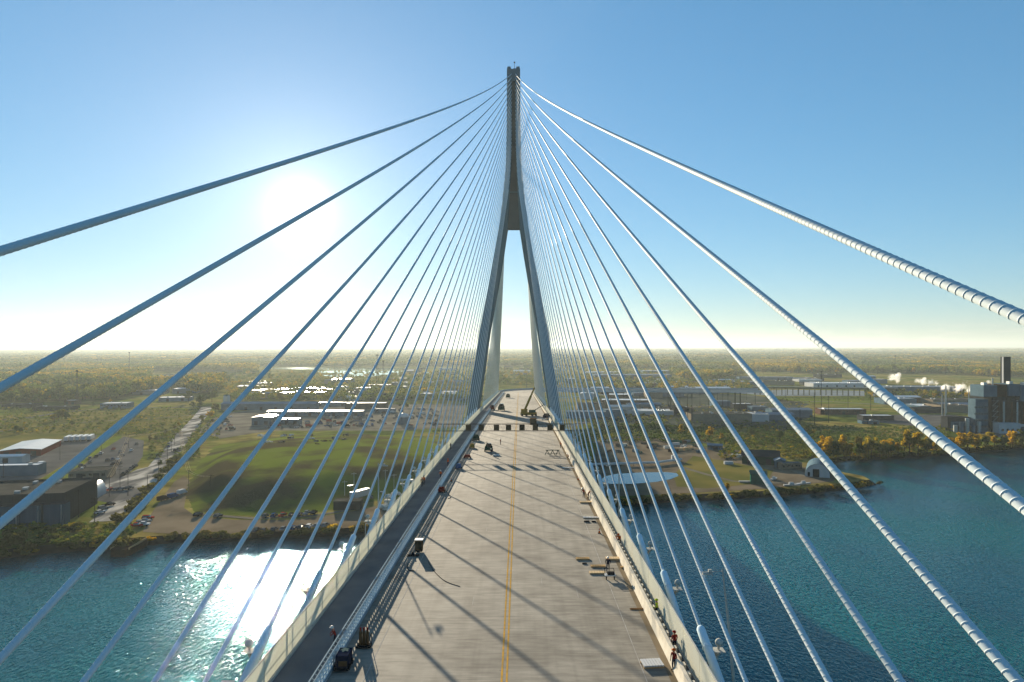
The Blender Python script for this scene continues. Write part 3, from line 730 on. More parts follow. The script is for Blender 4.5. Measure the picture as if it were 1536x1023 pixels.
def person(loc, head, pose, vest, hat, label, scale=1.0):
    if pose not in BODY: BODY[pose] = body_mesh(pose)
    src, hp = BODY[pose]; me = src.copy()
    me.materials.clear()
    for m in ('navy', vest, 'skin', 'black'): me.materials.append(M[m])
    k = .86 if pose == 'crouch' else 1
    for p in me.polygons:
        z = p.center.z / k; x = abs(p.center.x)
        p.material_index = 3 if z < .12 else (2 if (hp[2] / k - z < .26) or (x > .2 and z < hp[2] / k - .68) else (1 if z > .98 or (x > .19 and z > .9) else 0)); p.use_smooth = True
    t = thing('person', label, 'person', loc, 'workers on the bridge')
    b = bpy.data.objects.new('body', me); COL.objects.link(b); b.parent = t
    mb = MB(); c = Vector(hp) + Vector((0, 0, .0))
    mb.sphere((c.x, c.y, c.z - .02), .135, 12, 8, sc_=(1, 1.15, .95)); mb.tube([(c.x, c.y + .03, c.z - .04), (c.x, c.y + .03, c.z - .02)], [.18, .17], 12)
    hm = mb.mesh('hard_hat', hat, smooth=True); h = bpy.data.objects.new('hard_hat', hm); COL.objects.link(h); h.parent = t
    t.rotation_euler = (0, 0, head); t.scale = (scale,) * 3
    return t
def on_deck(x, y, z=0): return (x, y, deckz(y) + z)
def PD(px, py): p = GD(px, py); return p
def put(px, py, X=None):
    p = GD(px, py)
    return p
def strip_y(px, X):   # deck point at a known offset X seen in a photo column
    return None
def atX(py, X, up=0.0):
    """deck point with lateral offset X seen at photo row py, `up` metres above the deck"""
    y = 80.0
    for _ in range(15): y = F * (CAMZ - deckz(y) - up) / (py - PY)
    return Vector((X, y, deckz(y)))
person(atX(800, 16.25, 1.7), 2.6, 'lean', 'orange', 'orange', 'person in an orange jacket leaning behind the right barrier')
person(atX(900, 16.25, 1.7), 1.2, 'stand', 'lime', 'lime', 'person in a lime yellow jacket standing in the right barrier gap')
person(atX(948, 16.25, 1.7), .4, 'stand', 'red', 'red', 'person in dark red clothing standing behind the near right barrier')
person(GD(1011, 1006), 2.2, 'stand', 'red', 'orange', 'person in red overalls standing against the near right barrier face')
person(GD(912, 856), 3.0, 'lean', 'navy', 'hatwhite', 'person in dark clothes and white helmet behind the hand cart')
person(GD(876, 746), 2.0, 'lean', 'red', 'hatwhite', 'person in a red vest bending beside the pale board stack')
person(GD(882, 748), 4.0, 'crouch', 'red', 'orange', 'person in a red vest crouching by the right barrier')
person(GD(853, 689), 1.5, 'crouch', 'red', 'hatwhite', 'person crouching at the far right barrier with a white helmet')
person(GD(841, 672), .5, 'walk', 'orange', 'orange', 'person in orange standing at the right barrier beyond the folding frame')
person(GD(503, 968), 1.9, 'lean', 'red', 'hatwhite', 'person in red with white helmet leaning on the near median handrail')
person(GD(633, 730), .3, 'walk', 'brown', 'orange', 'person in brown walking near the left fence on the walkway')
person(GD(636, 727), 2.7, 'stand', 'orange', 'dark', 'person in orange facing a colleague by the left fence')
person(GD(661, 718), 1.0, 'walk', 'orange', 'hatwhite', 'person in orange walking along the median handrail')
person(GD(676, 674), 1.0, 'stand', 'navy', 'dark', 'person in dark clothes by the left fence on the far walkway')
person(GD(672, 699), 1.0, 'stand', 'orange', 'orange', 'person in orange vest at the median handrail on the middle walkway')
person(GD(737, 683), 1.0, 'walk', 'navy', 'hatwhite', 'person in dark clothes walking below the green compressor')
person(GD(751, 667), 2.0, 'stand', 'red', 'hatwhite', 'person in dark red standing right of the green compressor')

# ------------------------------------------------------------------ things on the deck
def rel(p, x, y, z): return (p.x + x, p.y + y, p.z + z)
def wheels(mb, p, xs, ys, r, w=.2):
    for x in xs:
        for y in ys: mb.tube([rel(p, x - w / 2, y, r), rel(p, x + w / 2, y, r)], r, 12)
    return mb
# gas cylinder cart
p = GD(546, 971)
t = thing('gas_cart', 'trolley of red topped gas cylinders with brown bodies near the median barrier', 'gas cart', p)
MB().box(rel(p, 0, 0, .16), (1.25, .8, .12)).build('base', 'dark', t)
for i, x in enumerate((-.3, .0, .3)):
    mb = MB(); mb.tube([rel(p, x, 0, .22), rel(p, x, 0, 1.25), rel(p, x, 0, 1.42), rel(p, x, 0, 1.5)], [.145, .145, .1, .05], 12); c = mb.build('gas_cylinder', 'brown', t, smooth=True)
    MB().tube([rel(p, x, 0, 1.5), rel(p, x, 0, 1.72)], [.085, .07], 10).build('valve_cap', 'red', c)
mb = MB(); mb.bar(rel(p, .58, .3, .2), rel(p, .58, .3, 1.1), .05); mb.bar(rel(p, .58, -.3, .2), rel(p, .58, -.3, 1.1), .05); mb.bar(rel(p, .58, -.3, 1.1), rel(p, .58, .3, 1.1), .05); mb.build('handle', 'dark', t)
# near generator with tarp
p = GD(516, 1000)
t = thing('generator', 'dark blue generator with a crumpled tan cloth on top beside the median', 'generator', p)
MB().box(rel(p, 0, 0, .75), (1.0, 1.6, .95)).build('housing', 'navy', t)
MB().box(rel(p, 0, -.1, .2), (1.15, 1.9, .12)).build('skid', 'dark', t)
MB().box(rel(p, .1, -.82, .6), (.7, .06, .4)).build('control_panel', 'brown', t)
mb = MB(); vs = []
for i in range(10):
    a = 2 * math.pi * i / 10; r = .5 if i % 2 else .24; vs.append(rel(p, r * math.cos(a), .35 + r * math.sin(a), 1.27 - (.1 if i % 2 else 0)))
vs += [rel(p, 0, .35, 1.42), rel(p, 0, .35, 1.24)]; mb.add(vs, [(i, (i + 1) % 10, 10) for i in range(10)] + [((i + 1) % 10, i, 11) for i in range(10)]); mb.build('cloth', 'wood', t)
for wx in (-.5, .5):
    for wy in (-.55, .55): wheels(MB(), p, (wx,), (wy,), .24).build('wheel', 'black', t)
# cabinet
p = GD(628, 829)
t = thing('equipment_cabinet', 'brown equipment cabinet with white lid beside the median barrier', 'cabinet', p)
MB().box(rel(p, 0, .35, .95), (.95, .8, 1.25)).build('cabinet_body', 'brown', t)
MB().box(rel(p, 0, .35, 1.62), (1.05, .95, .08)).build('lid', 'hatwhite', t)
MB().box(rel(p, 0, .35, .22), (.9, .8, .2)).build('skid', 'dark', t)
MB().box(rel(p, .0, -.07, .95), (.75, .03, 1.0)).build('door', 'signback', t)
p2 = GD(620, 834)
mb = MB(); mb.box(rel(p2, 0, 0, .09), (1.5, .5, .16)); mb.box(rel(p2, -.1, 0, .35), (.35, .3, .35), taper=.6); tag(mb.build('plate_compactor', 'dark', loc=p2), 'small black plate compactor left of the brown cabinet', 'compactor')

def machine(px, py, label, name, cat, mat, w, l, h, cab=True):
    p = GD(px, py); t = thing(name, label, cat, p)
    MB().box(rel(p, 0, 0, h * .45), (w, l, h * .5)).build('chassis', mat, t)
    MB().box(rel(p, 0, l * .15, h * .82), (w * .85, l * .55, h * .34), taper=.85).build('hood', mat, t)
    if cab: MB().box(rel(p, w * .05, -l * .28, h * .95), (w * .6, l * .3, h * .5)).build('cab', 'glass', t)
    for x in (-1, 1):
        for y in (-1, 1):
            MB().tube([rel(p, x * w * .5 - .12, y * l * .3, h * .2), rel(p, x * w * .5 + .12, y * l * .3, h * .2)], h * .2, 12).build('wheel', 'black', t)
    mb = MB(); mb.tube([rel(p, -w * .25, l * .3, h * .9), rel(p, -w * .25, l * .3, h * 1.35)], .06, 6); mb.build('exhaust', 'dark', t)
    return t
machine(733, 677, 'dark green compressor standing in the left lane', 'compressor', 'compressor', 'greenmach', 2.0, 2.6, 1.9)
machine(714, 661, 'dark green trailer unit by the median below the gantry', 'generator_trailer', 'trailer', 'greenmach', 1.9, 2.4, 1.8, False)
machine(708, 672, 'small dark roller with yellow seat by the median', 'road_roller', 'roller', 'cranepaint', 1.2, 2.0, 1.2, False)
machine(688, 703, 'small orange and blue deck machine in the median shadow', 'deck_machine', 'machine', 'blue', 1.1, 1.8, 1.1, False)
machine(701, 687, 'low red machine in the median shadow', 'deck_machine', 'machine', 'red', 1.6, 1.0, .8, False)
machine(662, 738, 'faded pink pump unit in the median shadow', 'pump_unit', 'pump', 'red', 1.2, 1.5, .9, False)
machine(752, 616, 'large dark green truck near the left tower leg', 'deck_truck', 'truck', 'greenmach', 3.2, 6.5, 3.2)
machine(738, 615, 'red loader beside the dark green truck', 'deck_loader', 'loader', 'red', 2.4, 4.0, 2.4)
machine(762, 597, 'dark green lorry far along the deck by the end', 'deck_lorry', 'truck', 'greenmach', 3.2, 6.0, 3)
machine(820, 628, 'purple grey machine near the right tower leg', 'deck_machine', 'machine', 'navy', 3.2, 3.2, 2)
machine(825, 616, 'blue grey flatbed by the right tower leg', 'deck_flatbed', 'truck', 'bluewall', 2.6, 6.5, 2.4)
p = GD(800, 637); t = thing('site_container', 'brown site container right of the road centre near the tower', 'container', p)
MB().box(rel(p, 0, 1, 1.25), (2.5, 3.0, 2.4)).build('container_body', 'brown', t); MB().box(rel(p, 0, -.52, 1.2), (2.0, .06, 2.0)).build('door', 'signback', t)
p = GD(803, 630); mb = MB(); mb.bar(rel(p, -4.5, 0, .5), rel(p, 4.5, .5, .5), .35); mb.box(rel(p, -3, 0, .17), (.4, .8, .33)); mb.box(rel(p, 3, .3, .17), (.4, .8, .33)); tag(mb.build('steel_beam', 'wwall', loc=p), 'long white beam lying on blocks behind the brown container', 'beam')
# crane
p = GD(788, 624); t = thing('mobile_crane', 'ochre mobile crane with raised boom in front of the tower', 'crane', p)
MB().box(rel(p, 1.5, 0, 1.1), (7.5, 2.7, 1.1)).build('carrier', 'cranepaint', t)
MB().box(rel(p, -.5, 0, 2.4), (3.0, 2.4, 1.5)).build('cab', 'cranepaint', t)
MB().box(rel(p, 3.2, 0, 2.2), (3.0, 2.4, 1.1)).build('counterweight', 'greenmach', t)
mb = MB(); mb.bar(rel(p, -.3, .3, 2.6), rel(p, 2.6, 2.5, 9), .8, .7); mb.bar(rel(p, 2.6, 2.5, 9), rel(p, 4.3, 3.8, 12.8), .55, .5); mb.build('boom', 'cranepaint', t)
mb = MB(); mb.bar(rel(p, 2.2, 0, 1.4), rel(p, 8.6, .5, 5.2), .28); mb.build('outrigger_arm', 'dark', t)
for x in (-1.5, .5, 3.2, 4.8):
    for y in (-1.25, 1.25): MB().tube([rel(p, x, y - .2, .55), rel(p, x, y + .2, .55)], .55, 12).build('wheel', 'black', t)
# folding frame (trestle)
p = GD(829, 683); t = thing('trestle_frame', 'dark folding trestle frame standing in the right lane', 'trestle', p)
mb = MB()
for x in (-1.4, 0, 1.4):
    mb.bar(rel(p, x - .6, 0, 0), rel(p, x, .3, 1.3), .12); mb.bar(rel(p, x + .6, 0, 0), rel(p, x, .3, 1.3), .12)
mb.build('leg_frame', 'greenmach', t); mb = MB(); mb.bar(rel(p, -1.8, .3, 1.3), rel(p, 1.8, .3, 1.3), .16); mb.bar(rel(p, -1.5, 0, .5), rel(p, 1.5, 0, .5), .1); mb.build('rail', 'greenmach', t)
# pallets and boards
def pallet(px, py, w, l, h, mat, label, slats=6, rz=0.0, name='board_stack'):
    p = GD(px, py); t = thing(name, label, 'board stack' if name == 'board_stack' else 'pallet', p); rot = Matrix.Rotation(rz, 3, 'Z')
    for i in range(slats):
        x = (i + .5) / slats - .5; q = rot @ Vector((x * w, 0, h * .8)); MB().box(rel(p, q.x, q.y, h * .5), (w / slats * .86, l, h * .25), rz).build('board', mat, t)
    for y in (-.4, .4):
        q = rot @ Vector((0, y * l, 0)); MB().box(rel(p, q.x, q.y, h * .18), (w * .98, l * .1, h * .36), rz).build('bearer', 'tanwood', t)
pallet(874, 839, 1.7, .8, .3, 'tanwood', 'tan board stack nearest the road centre with a dark shadow')
pallet(897, 850, 1.8, .7, .25, 'tanwood', 'brown board stack behind the pale boards and cart')
pallet(896, 860, 1.9, .8, .28, 'wood', 'pale board stack left of the hand cart')
pallet(920, 839, 1.9, .9, .35, 'wood', 'pale board stack close to the right barrier')
pallet(887, 777, 2.6, .6, .25, 'hatwhite', 'white plank bundle lying by the right barrier')
pallet(879, 754, 2.2, 1.0, .35, 'wood', 'pale board stack beside the two red-vested workers')
pallet(957, 914, 1.7, .35, .12, 'brown', 'single dark brown plank against the right barrier', 1)
pallet(978, 998, 1.7, 1.3, .45, 'hatwhite', 'white slatted pallet nearest the camera in the right lane', 7, .1, 'slatted_pallet')
pallet(936, 852, .8, .4, .3, 'tanwood', 'small tan block by the right barrier', 2)
pallet(866, 700, 2.4, 1.2, .4, 'wood', 'pale plank pile at the far right barrier', 4)
pallet(852, 702, 2.6, .7, .2, 'hatwhite', 'white plank pile in the far gantry shadow', 3)
p = GD(877, 846); tag(MB().box(rel(p, 0, 0, .06), (.6, .35, .12), taper=.8).build('tool_bag', 'dark', loc=p), 'small black tool bag below the tan board stack', 'bag')
p = GD(885, 783); mb = MB(); mb.box(rel(p, -.5, 0, .1), (.9, .35, .2), taper=.8); mb.box(rel(p, .6, 0, .08), (.7, .3, .16), taper=.8); tag(mb.build('hose_coil', 'dark', loc=p), 'dark hose heap just below the white planks', 'hose')
p = GD(915, 868); t = thing('hand_cart', 'white hand cart with dark load beside the pale boards', 'cart', p)
MB().box(rel(p, 0, 0, .45), (1.2, .8, .1)).build('tray', 'hatwhite', t); MB().box(rel(p, .1, 0, .62), (.8, .6, .24)).build('load', 'dark', t)
for x in (-.45, .45): MB().tube([rel(p, x - .05, -.3, .2), rel(p, x + .05, -.3, .2)], .2, 10).build('wheel', 'black', t)
mb = MB(); mb.bar(rel(p, -.55, .35, .45), rel(p, -.6, .6, 1.0), .05); mb.bar(rel(p, .55, .35, .45), rel(p, .5, .6, 1.0), .05); mb.bar(rel(p, -.6, .6, 1.0), rel(p, .5, .6, 1.0), .05); mb.build('handle', 'dark', t)
p = GD(600, 850); 
p = GD(745, 684); mb = MB(); mb.box(rel(p, 0, 0, .2), (1.8, .6, .35)); tag(mb.build('white_crate', 'hatwhite', loc=p), 'white crate on the deck below the green compressor', 'crate')
def hose(pxs, label, r=.04):
    P_ = [GD(x, y) + Vector((0, 0, r)) for x, y in pxs]; c = []
    for i in range(len(P_) - 1):
        a0, a1, a2, a3 = P_[max(0, i - 1)], P_[i], P_[i + 1], P_[min(len(P_) - 1, i + 2)]
        for k in range(6):
            t_ = k / 6; c.append(.5 * ((2 * a1) + (a2 - a0) * t_ + (2 * a0 - 5 * a1 + 4 * a2 - a3) * t_ ** 2 + (3 * a1 - a0 - 3 * a2 + a3) * t_ ** 3))
    c.append(P_[-1]); tag(MB().tube(c, r, 6).build('hose', 'dark', loc=P_[0]), label, 'hose')
hose([(612, 846), (611, 851), (614, 856), (621, 856)], 'short dark hose curl in front of the brown cabinet')
hose([(669, 737), (673, 741), (676, 746), (672, 748)], 'thin hose loop on the deck right of the pink pump')
hose([(642, 842), (652, 858), (668, 872), (690, 880)], 'long thin hose arc on the deck right of the brown cabinet', .03)
for i, (x, y) in enumerate([(943, 858), (867, 720), (899, 800), (690, 697), (677, 722), (1005, 985)]):
    p = GD(x, y); t = thing('traffic_cone', ['orange cone by the right barrier beside the tan block', 'orange cone at the far right barrier', 'orange cone by the right barrier below the white planks', 'orange cone beside the orange and blue machine', 'orange cone in the median shadow below the machines', 'orange cone near the white slatted pallet'][i], 'cone', p, 'traffic cones on the deck')
    MB().box(rel(p, 0, 0, .03), (.4, .4, .06)).build('base', 'black', t); mb = MB(); mb.tube([rel(p, 0, 0, .06), rel(p, 0, 0, .72)], [.15, .035], 10); c = mb.build('cone_body', 'orange', t); MB().tube([rel(p, 0, 0, .38), rel(p, 0, 0, .5)], [.105, .08], 10).build('reflective_band', 'hatwhite', c)
#@@PART2
# ------------------------------------------------------------------ vehicles
def car_mesh(kind):
    """x along the car length; returns dict of MB"""
    b, g, w = MB(), MB(), MB()
    if kind == 'sedan': L, W, prof, cab = 4.6, 1.8, [(-2.3, .35), (-2.3, .8), (-2.15, .9), (2.0, .85), (2.3, .65), (2.3, .35)], [(-1.9, .88), (-1.2, 1.42), (.35, 1.42), (1.15, .86)]
    elif kind == 'suv': L, W, prof, cab = 4.7, 1.9, [(-2.35, .4), (-2.35, .95), (-2.3, 1.05), (1.9, 1.0), (2.35, .8), (2.35, .4)], [(-2.25, 1.03), (-1.95, 1.68), (.4, 1.68), (1.1, 1.0)]
    elif kind == 'van': L, W, prof, cab = 5.6, 2.0, [(-2.8, .4), (-2.8, 2.3), (1.2, 2.3), (2.0, 1.2), (2.8, 1.0), (2.8, .4)], [(1.15, 1.25), (1.2, 2.1), (1.42, 2.02), (2.0, 1.22)]
    else: L, W, prof, cab = 5.6, 1.95, [(-2.8, .5), (-2.8, 1.1), (1.6, 1.1), (2.7, 1.0), (2.8, .5)], [(-.6, 1.08), (-.5, 1.75), (.8, 1.75), (1.6, 1.08)]
    def ext(mb, pr, wb, wt, m=0):
        n = len(pr); zm = min(z for _, z in pr); zM = max(z for _, z in pr)
        f = lambda z: wb + (wt - wb) * (z - zm) / (zM - zm)
        vs = [(x, -f(z) / 2, z) for x, z in pr] + [(x, f(z) / 2, z) for x, z in pr]
        mb.add(vs, [tuple(range(n)), tuple(range(2 * n - 1, n - 1, -1))] + [((i + 1) % n, i, i + n, (i + 1) % n + n) for i in range(n)], m)
    ext(b, prof, W, W * .95)
    ext(g, cab, W * .92, W * .74)
    if kind != 'van':
        xs = [c for c in cab if c[1] > 1.3]; zt = xs[0][1]; b.box(((xs[0][0] + xs[1][0]) / 2, 0, zt + .02), (xs[1][0] - xs[0][0] + .1, W * .72, .06))
    for x in (-L * .31, L * .31):
        for y in (-1, 1): w.tube([(x, y * W * .5 - .11, .34), (x, y * W * .5 + .05, .34)], .34, 10)
    return b, g, w
CARCOL = {'white': pm('white car paint', (.85, .85, .83), rough=.55, spec=0), 'silver': pm('silver car paint', (.3, .32, .33), rough=.5, spec=0), 'black': pm('black car paint', (.015, .016, .018), rough=.45, spec=0),
          'grey': pm('grey car paint', (.13, .14, .15), rough=.5, spec=0), 'red': pm('red car paint', (.4, .03, .02), rough=.5, spec=0), 'blue': pm('blue car paint', (.03, .09, .22), rough=.5, spec=0)}
CARP = {}
def car(loc, rz, kind, colr, label, group, full=True):
    key = (kind, colr, full)
    if key not in CARP:
        b, g, w = car_mesh(kind)
        if full: CARP[key] = (b.mesh('body', CARCOL[colr]), g.mesh('cabin_glass', 'glass'), w)
        else:
            q = MB(); q.v, q.f, q.mi = list(b.v), list(b.f), [0] * len(b.f); q.add(g.v, g.f, 1); q.add(w.v, w.f, 2); CARP[key] = q.mesh('parked_car', [CARCOL[colr], 'glass', 'black'])
    nm = {'van': 'parked_van', 'pickup': 'parked_pickup'}.get(kind, 'parked_car')
    cat = {'van': 'van', 'pickup': 'pickup truck'}.get(kind, 'car')
    if full:
        me_b, me_g, w = CARP[key]
        t = thing(nm, label, cat, loc, group); t.rotation_euler = (0, 0, rz)
        for n_, me in (('body', me_b), ('cabin_glass', me_g)):
            o = bpy.data.objects.new(n_, me); COL.objects.link(o); o.parent = t
        if 'w' not in CARP: CARP['w'] = {}
        if kind not in CARP['w']:
            L = {'sedan': 4.6, 'suv': 4.7, 'van': 5.6, 'pickup': 5.6}[kind]; CARP['w'][kind] = MB().tube([(0, -.1, 0), (0, .1, 0)], .34, 10).mesh('wheel', 'black'), L
        wm, L = CARP['w'][kind]
        for x in (-.31 * L, .31 * L):
            for y in (-.88, .88):
                o = bpy.data.objects.new('wheel', wm); COL.objects.link(o); o.parent = t; o.location = (x, y, .34)
        return t
    o = bpy.data.objects.new(nm, CARP[key]); COL.objects.link(o); o.location = loc; o.rotation_euler = (0, 0, rz)
    return tag(o, label, cat, group)
rc = random.Random(21)
YAW = R(20.5)                     # alignment of the left lots
def rcol(): return rc.choice(['white', 'silver', 'silver', 'black', 'black', 'grey', 'grey', 'blue', 'red'])
def rkind(): return rc.choice(['sedan', 'suv', 'suv', 'pickup', 'sedan'])
WORD = {'sedan': 'car', 'suv': 'estate car', 'pickup': 'pickup truck', 'van': 'van'}
def row(pxs, where, group, rz=None, z=GZ + .1, kinds=None, cols=None, full=True):
    n = len(pxs)
    for i, (x, y) in enumerate(pxs):
        k = kinds[i] if kinds else rkind(); c = cols[i] if cols else rcol()
        p = G(x, y); p.z = z
        car(p, (R(90) + YAW if rz is None else rz) + rc.uniform(-.05, .05), k, c, f'{c} {WORD[k]}, {ordn(i + 1)} from the left {where}', group, full)
row([(398, 776), (411, 775.5), (424, 775), (437, 774), (449, 773), (460, 772), (471, 771)], 'in the upper row along the shore road', 'cars in the upper shore row', R(88))
row([(384, 798), (396, 797.5), (411, 796), (425, 795), (440, 794), (452, 793), (464, 792), (476, 791), (488, 790)], 'in the lower row along the shore road', 'cars in the lower shore row', R(86))
row([(297, 774), (327, 776)], 'on the grass edge of the dirt lot', 'cars at the dirt lot edge', R(80), kinds=['suv', 'suv'], cols=['black', 'grey'])
row([(244, 751), (259, 747), (273, 741)], 'on the swirled dirt lot', 'trucks on the dirt lot', R(75), kinds=['van', 'van', 'van'], cols=['black', 'blue', 'white'])
row([(203, 791), (214, 789), (222, 779), (216, 784)], 'in the cluster at the dirt lot corner', 'cars clustered at the dirt lot corner', R(10), cols=['red', 'white', 'red', 'silver'])
row([(145, 736), (155, 736), (167, 736), (176, 735.5), (185, 735), (194, 734)], 'in the row before the lower car park', 'cars in the lower car park row', R(75), z=GZ + .15)
row([(121, 699.5), (125, 702)], 'behind the brown office', 'cars behind the brown office')
row([(135, 688), (136, 694), (144, 686), (152, 681), (170, 675), (161, 692), (169, 690), (177, 690), (169, 697), (176, 695), (181, 679), (184, 684), (197, 677), (189, 667), (205, 667), (180, 696)], 'in the upper car park', 'cars in the upper car park', z=GZ + .12)
row([(185, 713), (191, 709), (196, 704), (200, 701.5), (204, 700)], 'in the line by the entrance road', 'cars lined up at the entrance', z=GZ + .12)
row([(237, 684), (241, 678), (253, 671), (253, 667), (262, 677), (267, 675)], 'parked along the riverside road', 'cars along the riverside road', z=GZ + .15)
row([(155, 764), (163, 759), (150, 770)], 'on the lawn edge by the lower car park', 'cars on the lawn edge', R(60))
row([(556, 748), (561, 742), (566, 736), (572, 742), (579, 738), (584, 731)], 'among the white trailers near the bridge', 'cars among the white trailers', z=GZ + .2, cols=['grey', 'white', 'black', 'white', 'silver', 'grey'])
# far storage yard: rows of small vehicles
def yard(x0, x1, y0, y1, n, lab, grp):
    used = []
    for _ in range(n * 6):
        if len(used) >= n: break
        x, y = rc.uniform(x0, x1), rc.uniform(y0, y1); p = G(x, y)
        if any((p - q).length < 4.2 for q in used): continue
        used.append(p); p2 = p.copy(); p2.z = GZ + .12
        car(p2, YAW + rc.choice([0, R(90)]) + rc.uniform(-.1, .1), rc.choice(['suv', 'van', 'pickup', 'sedan', 'van']), rcol(), lab, grp, False)
yard(312, 350, 624, 645, 20, 'one of the small vehicles packed at the left end of the storage yard', 'vehicles at the left end of the storage yard')
yard(395, 470, 634, 643, 22, 'one of the small vehicles before the white sheds in the storage yard', 'vehicles before the white sheds')
yard(475, 560, 622, 641, 60, 'one of the vehicles crowding the middle of the bright storage yard', 'vehicles in the middle of the storage yard')
yard(562, 660, 614, 640, 50, 'one of the vehicles at the bridge end of the storage yard', 'vehicles at the bridge end of the storage yard')
# trailers and lorries
def trailer(p, rz, L, mat, label, name='box_trailer', cab=None, group=None, h=2.8, cat='trailer'):
    t = thing(name, label, cat, p, group); rot = Matrix.Rotation(rz, 3, 'Z'); q = lambda x, y, z: Vector(p) + rot @ Vector((x, y, z))
    MB().box(q(0, 0, 1.1 + h / 2), (2.6, L, h), rz).build('box_body', mat, t)
    MB().box(q(0, 0, 1.13 + h), (2.5, L - .1, .06), rz).build('roof', 'wroof', t)
    MB().box(q(0, .2, .95), (1.2, L * .95, .3), rz).build('chassis', 'dark', t)
    for y in ((-L * .36, -L * .28) if cab is None else (-L * .36, -L * .28, L * .32)):
        for x in (-1.05, 1.05): MB().tube([q(x - .18, y, .5), q(x + .18, y, .5)], .5, 10).build('wheel', 'black', t)
    if cab:
        MB().box(q(0, L / 2 + 1.6, 1.9), (2.5, 2.3, 2.7), rz, taper=.92).build('cab', cab, t); MB().box(q(0, L / 2 + 2.72, 2.2), (2.1, .1, .9), rz).build('windscreen', 'glass', t)
        for x in (-1.05, 1.05): MB().tube([q(x - .18, L / 2 + 1.9, .5), q(x + .18, L / 2 + 1.9, .5)], .5, 10).build('wheel', 'black', t)
    else:
        for x in (-.8, .8): MB().box(q(x, L * .3, .5), (.15, .15, 1.0), rz).build('landing_leg', 'dark', t)
    return t
for i, x in enumerate((102, 110.5, 119, 127.5, 136)): trailer(G(x, 661.5 - i * .4), -YAW * -1, 15, 'wwall', f'white box trailer, {ordn(i + 1)} from the left in the row of five', group='row of five box trailers')
trailer(G(65, 679), YAW, 12, 'bluewall', 'pale blue trailer beside the red warehouse')
trailer(G(80, 672), YAW, 7, 'wwall', 'white lorry behind the pale blue trailer', 'white_lorry', 'wwall', cat='truck')
trailer(G(60, 703), YAW, 9, 'wwall', 'white tractor lorry at the end of the long foreground shed', 'white_lorry', 'wwall', cat='truck')
trailer(G(540, 748), R(-28), 12, 'wwall', 'white gabled site trailer nearest the shore beside the bridge', 'site_trailer', h=3)
trailer(G(532, 738), R(-28), 10, 'wwall', 'white site trailer standing behind the nearest one', 'site_trailer', h=3)
trailer(G(571, 731), R(80), 9, 'bluewall', 'grey blue site trailer with white roof beside the mound', 'site_trailer', h=2.8)
trailer(G(600, 729), R(85), 14, 'wwall', 'long white site trailer behind the left fence', 'site_trailer', h=2.4)
p = G(520, 765); t = thing('dark_shed', 'low black shed between shore road and white site trailers', 'shed', p)
MB().box(rel(p, 0, 3, 1.9), (12, 6, 3.8)).build('wall', 'droof', t); MB().box(rel(p, 0, 3, 3.9), (12.4, 6.4, .2)).build('roof', 'groof', t); MB().box(rel(p, 3, -.03, 1.3), (2.5, .1, 2.5)).build('door', 'dark', t)
# pile of pale bags by the deck
for i, (x, y) in enumerate([(582, 757), (587, 750), (592, 744), (577, 763)]):
    p = G(x, y); mb = MB(); r2 = random.Random(i)
    for k in range(9): mb.sphere(rel(p, r2.uniform(-2.5, 2.5), r2.uniform(-2.5, 2.5), r2.uniform(.2, 1.6)), r2.uniform(.9, 1.5), 8, 5, sc_=(1, 1, .7))
    tag(mb.build('sand_bag_heap', 'barrier', loc=p), f'cream heap of filled bags below the left fence, {ordn([2, 3, 4, 1][i])} from the shore', 'bag heap', 'heaps of filled bags')

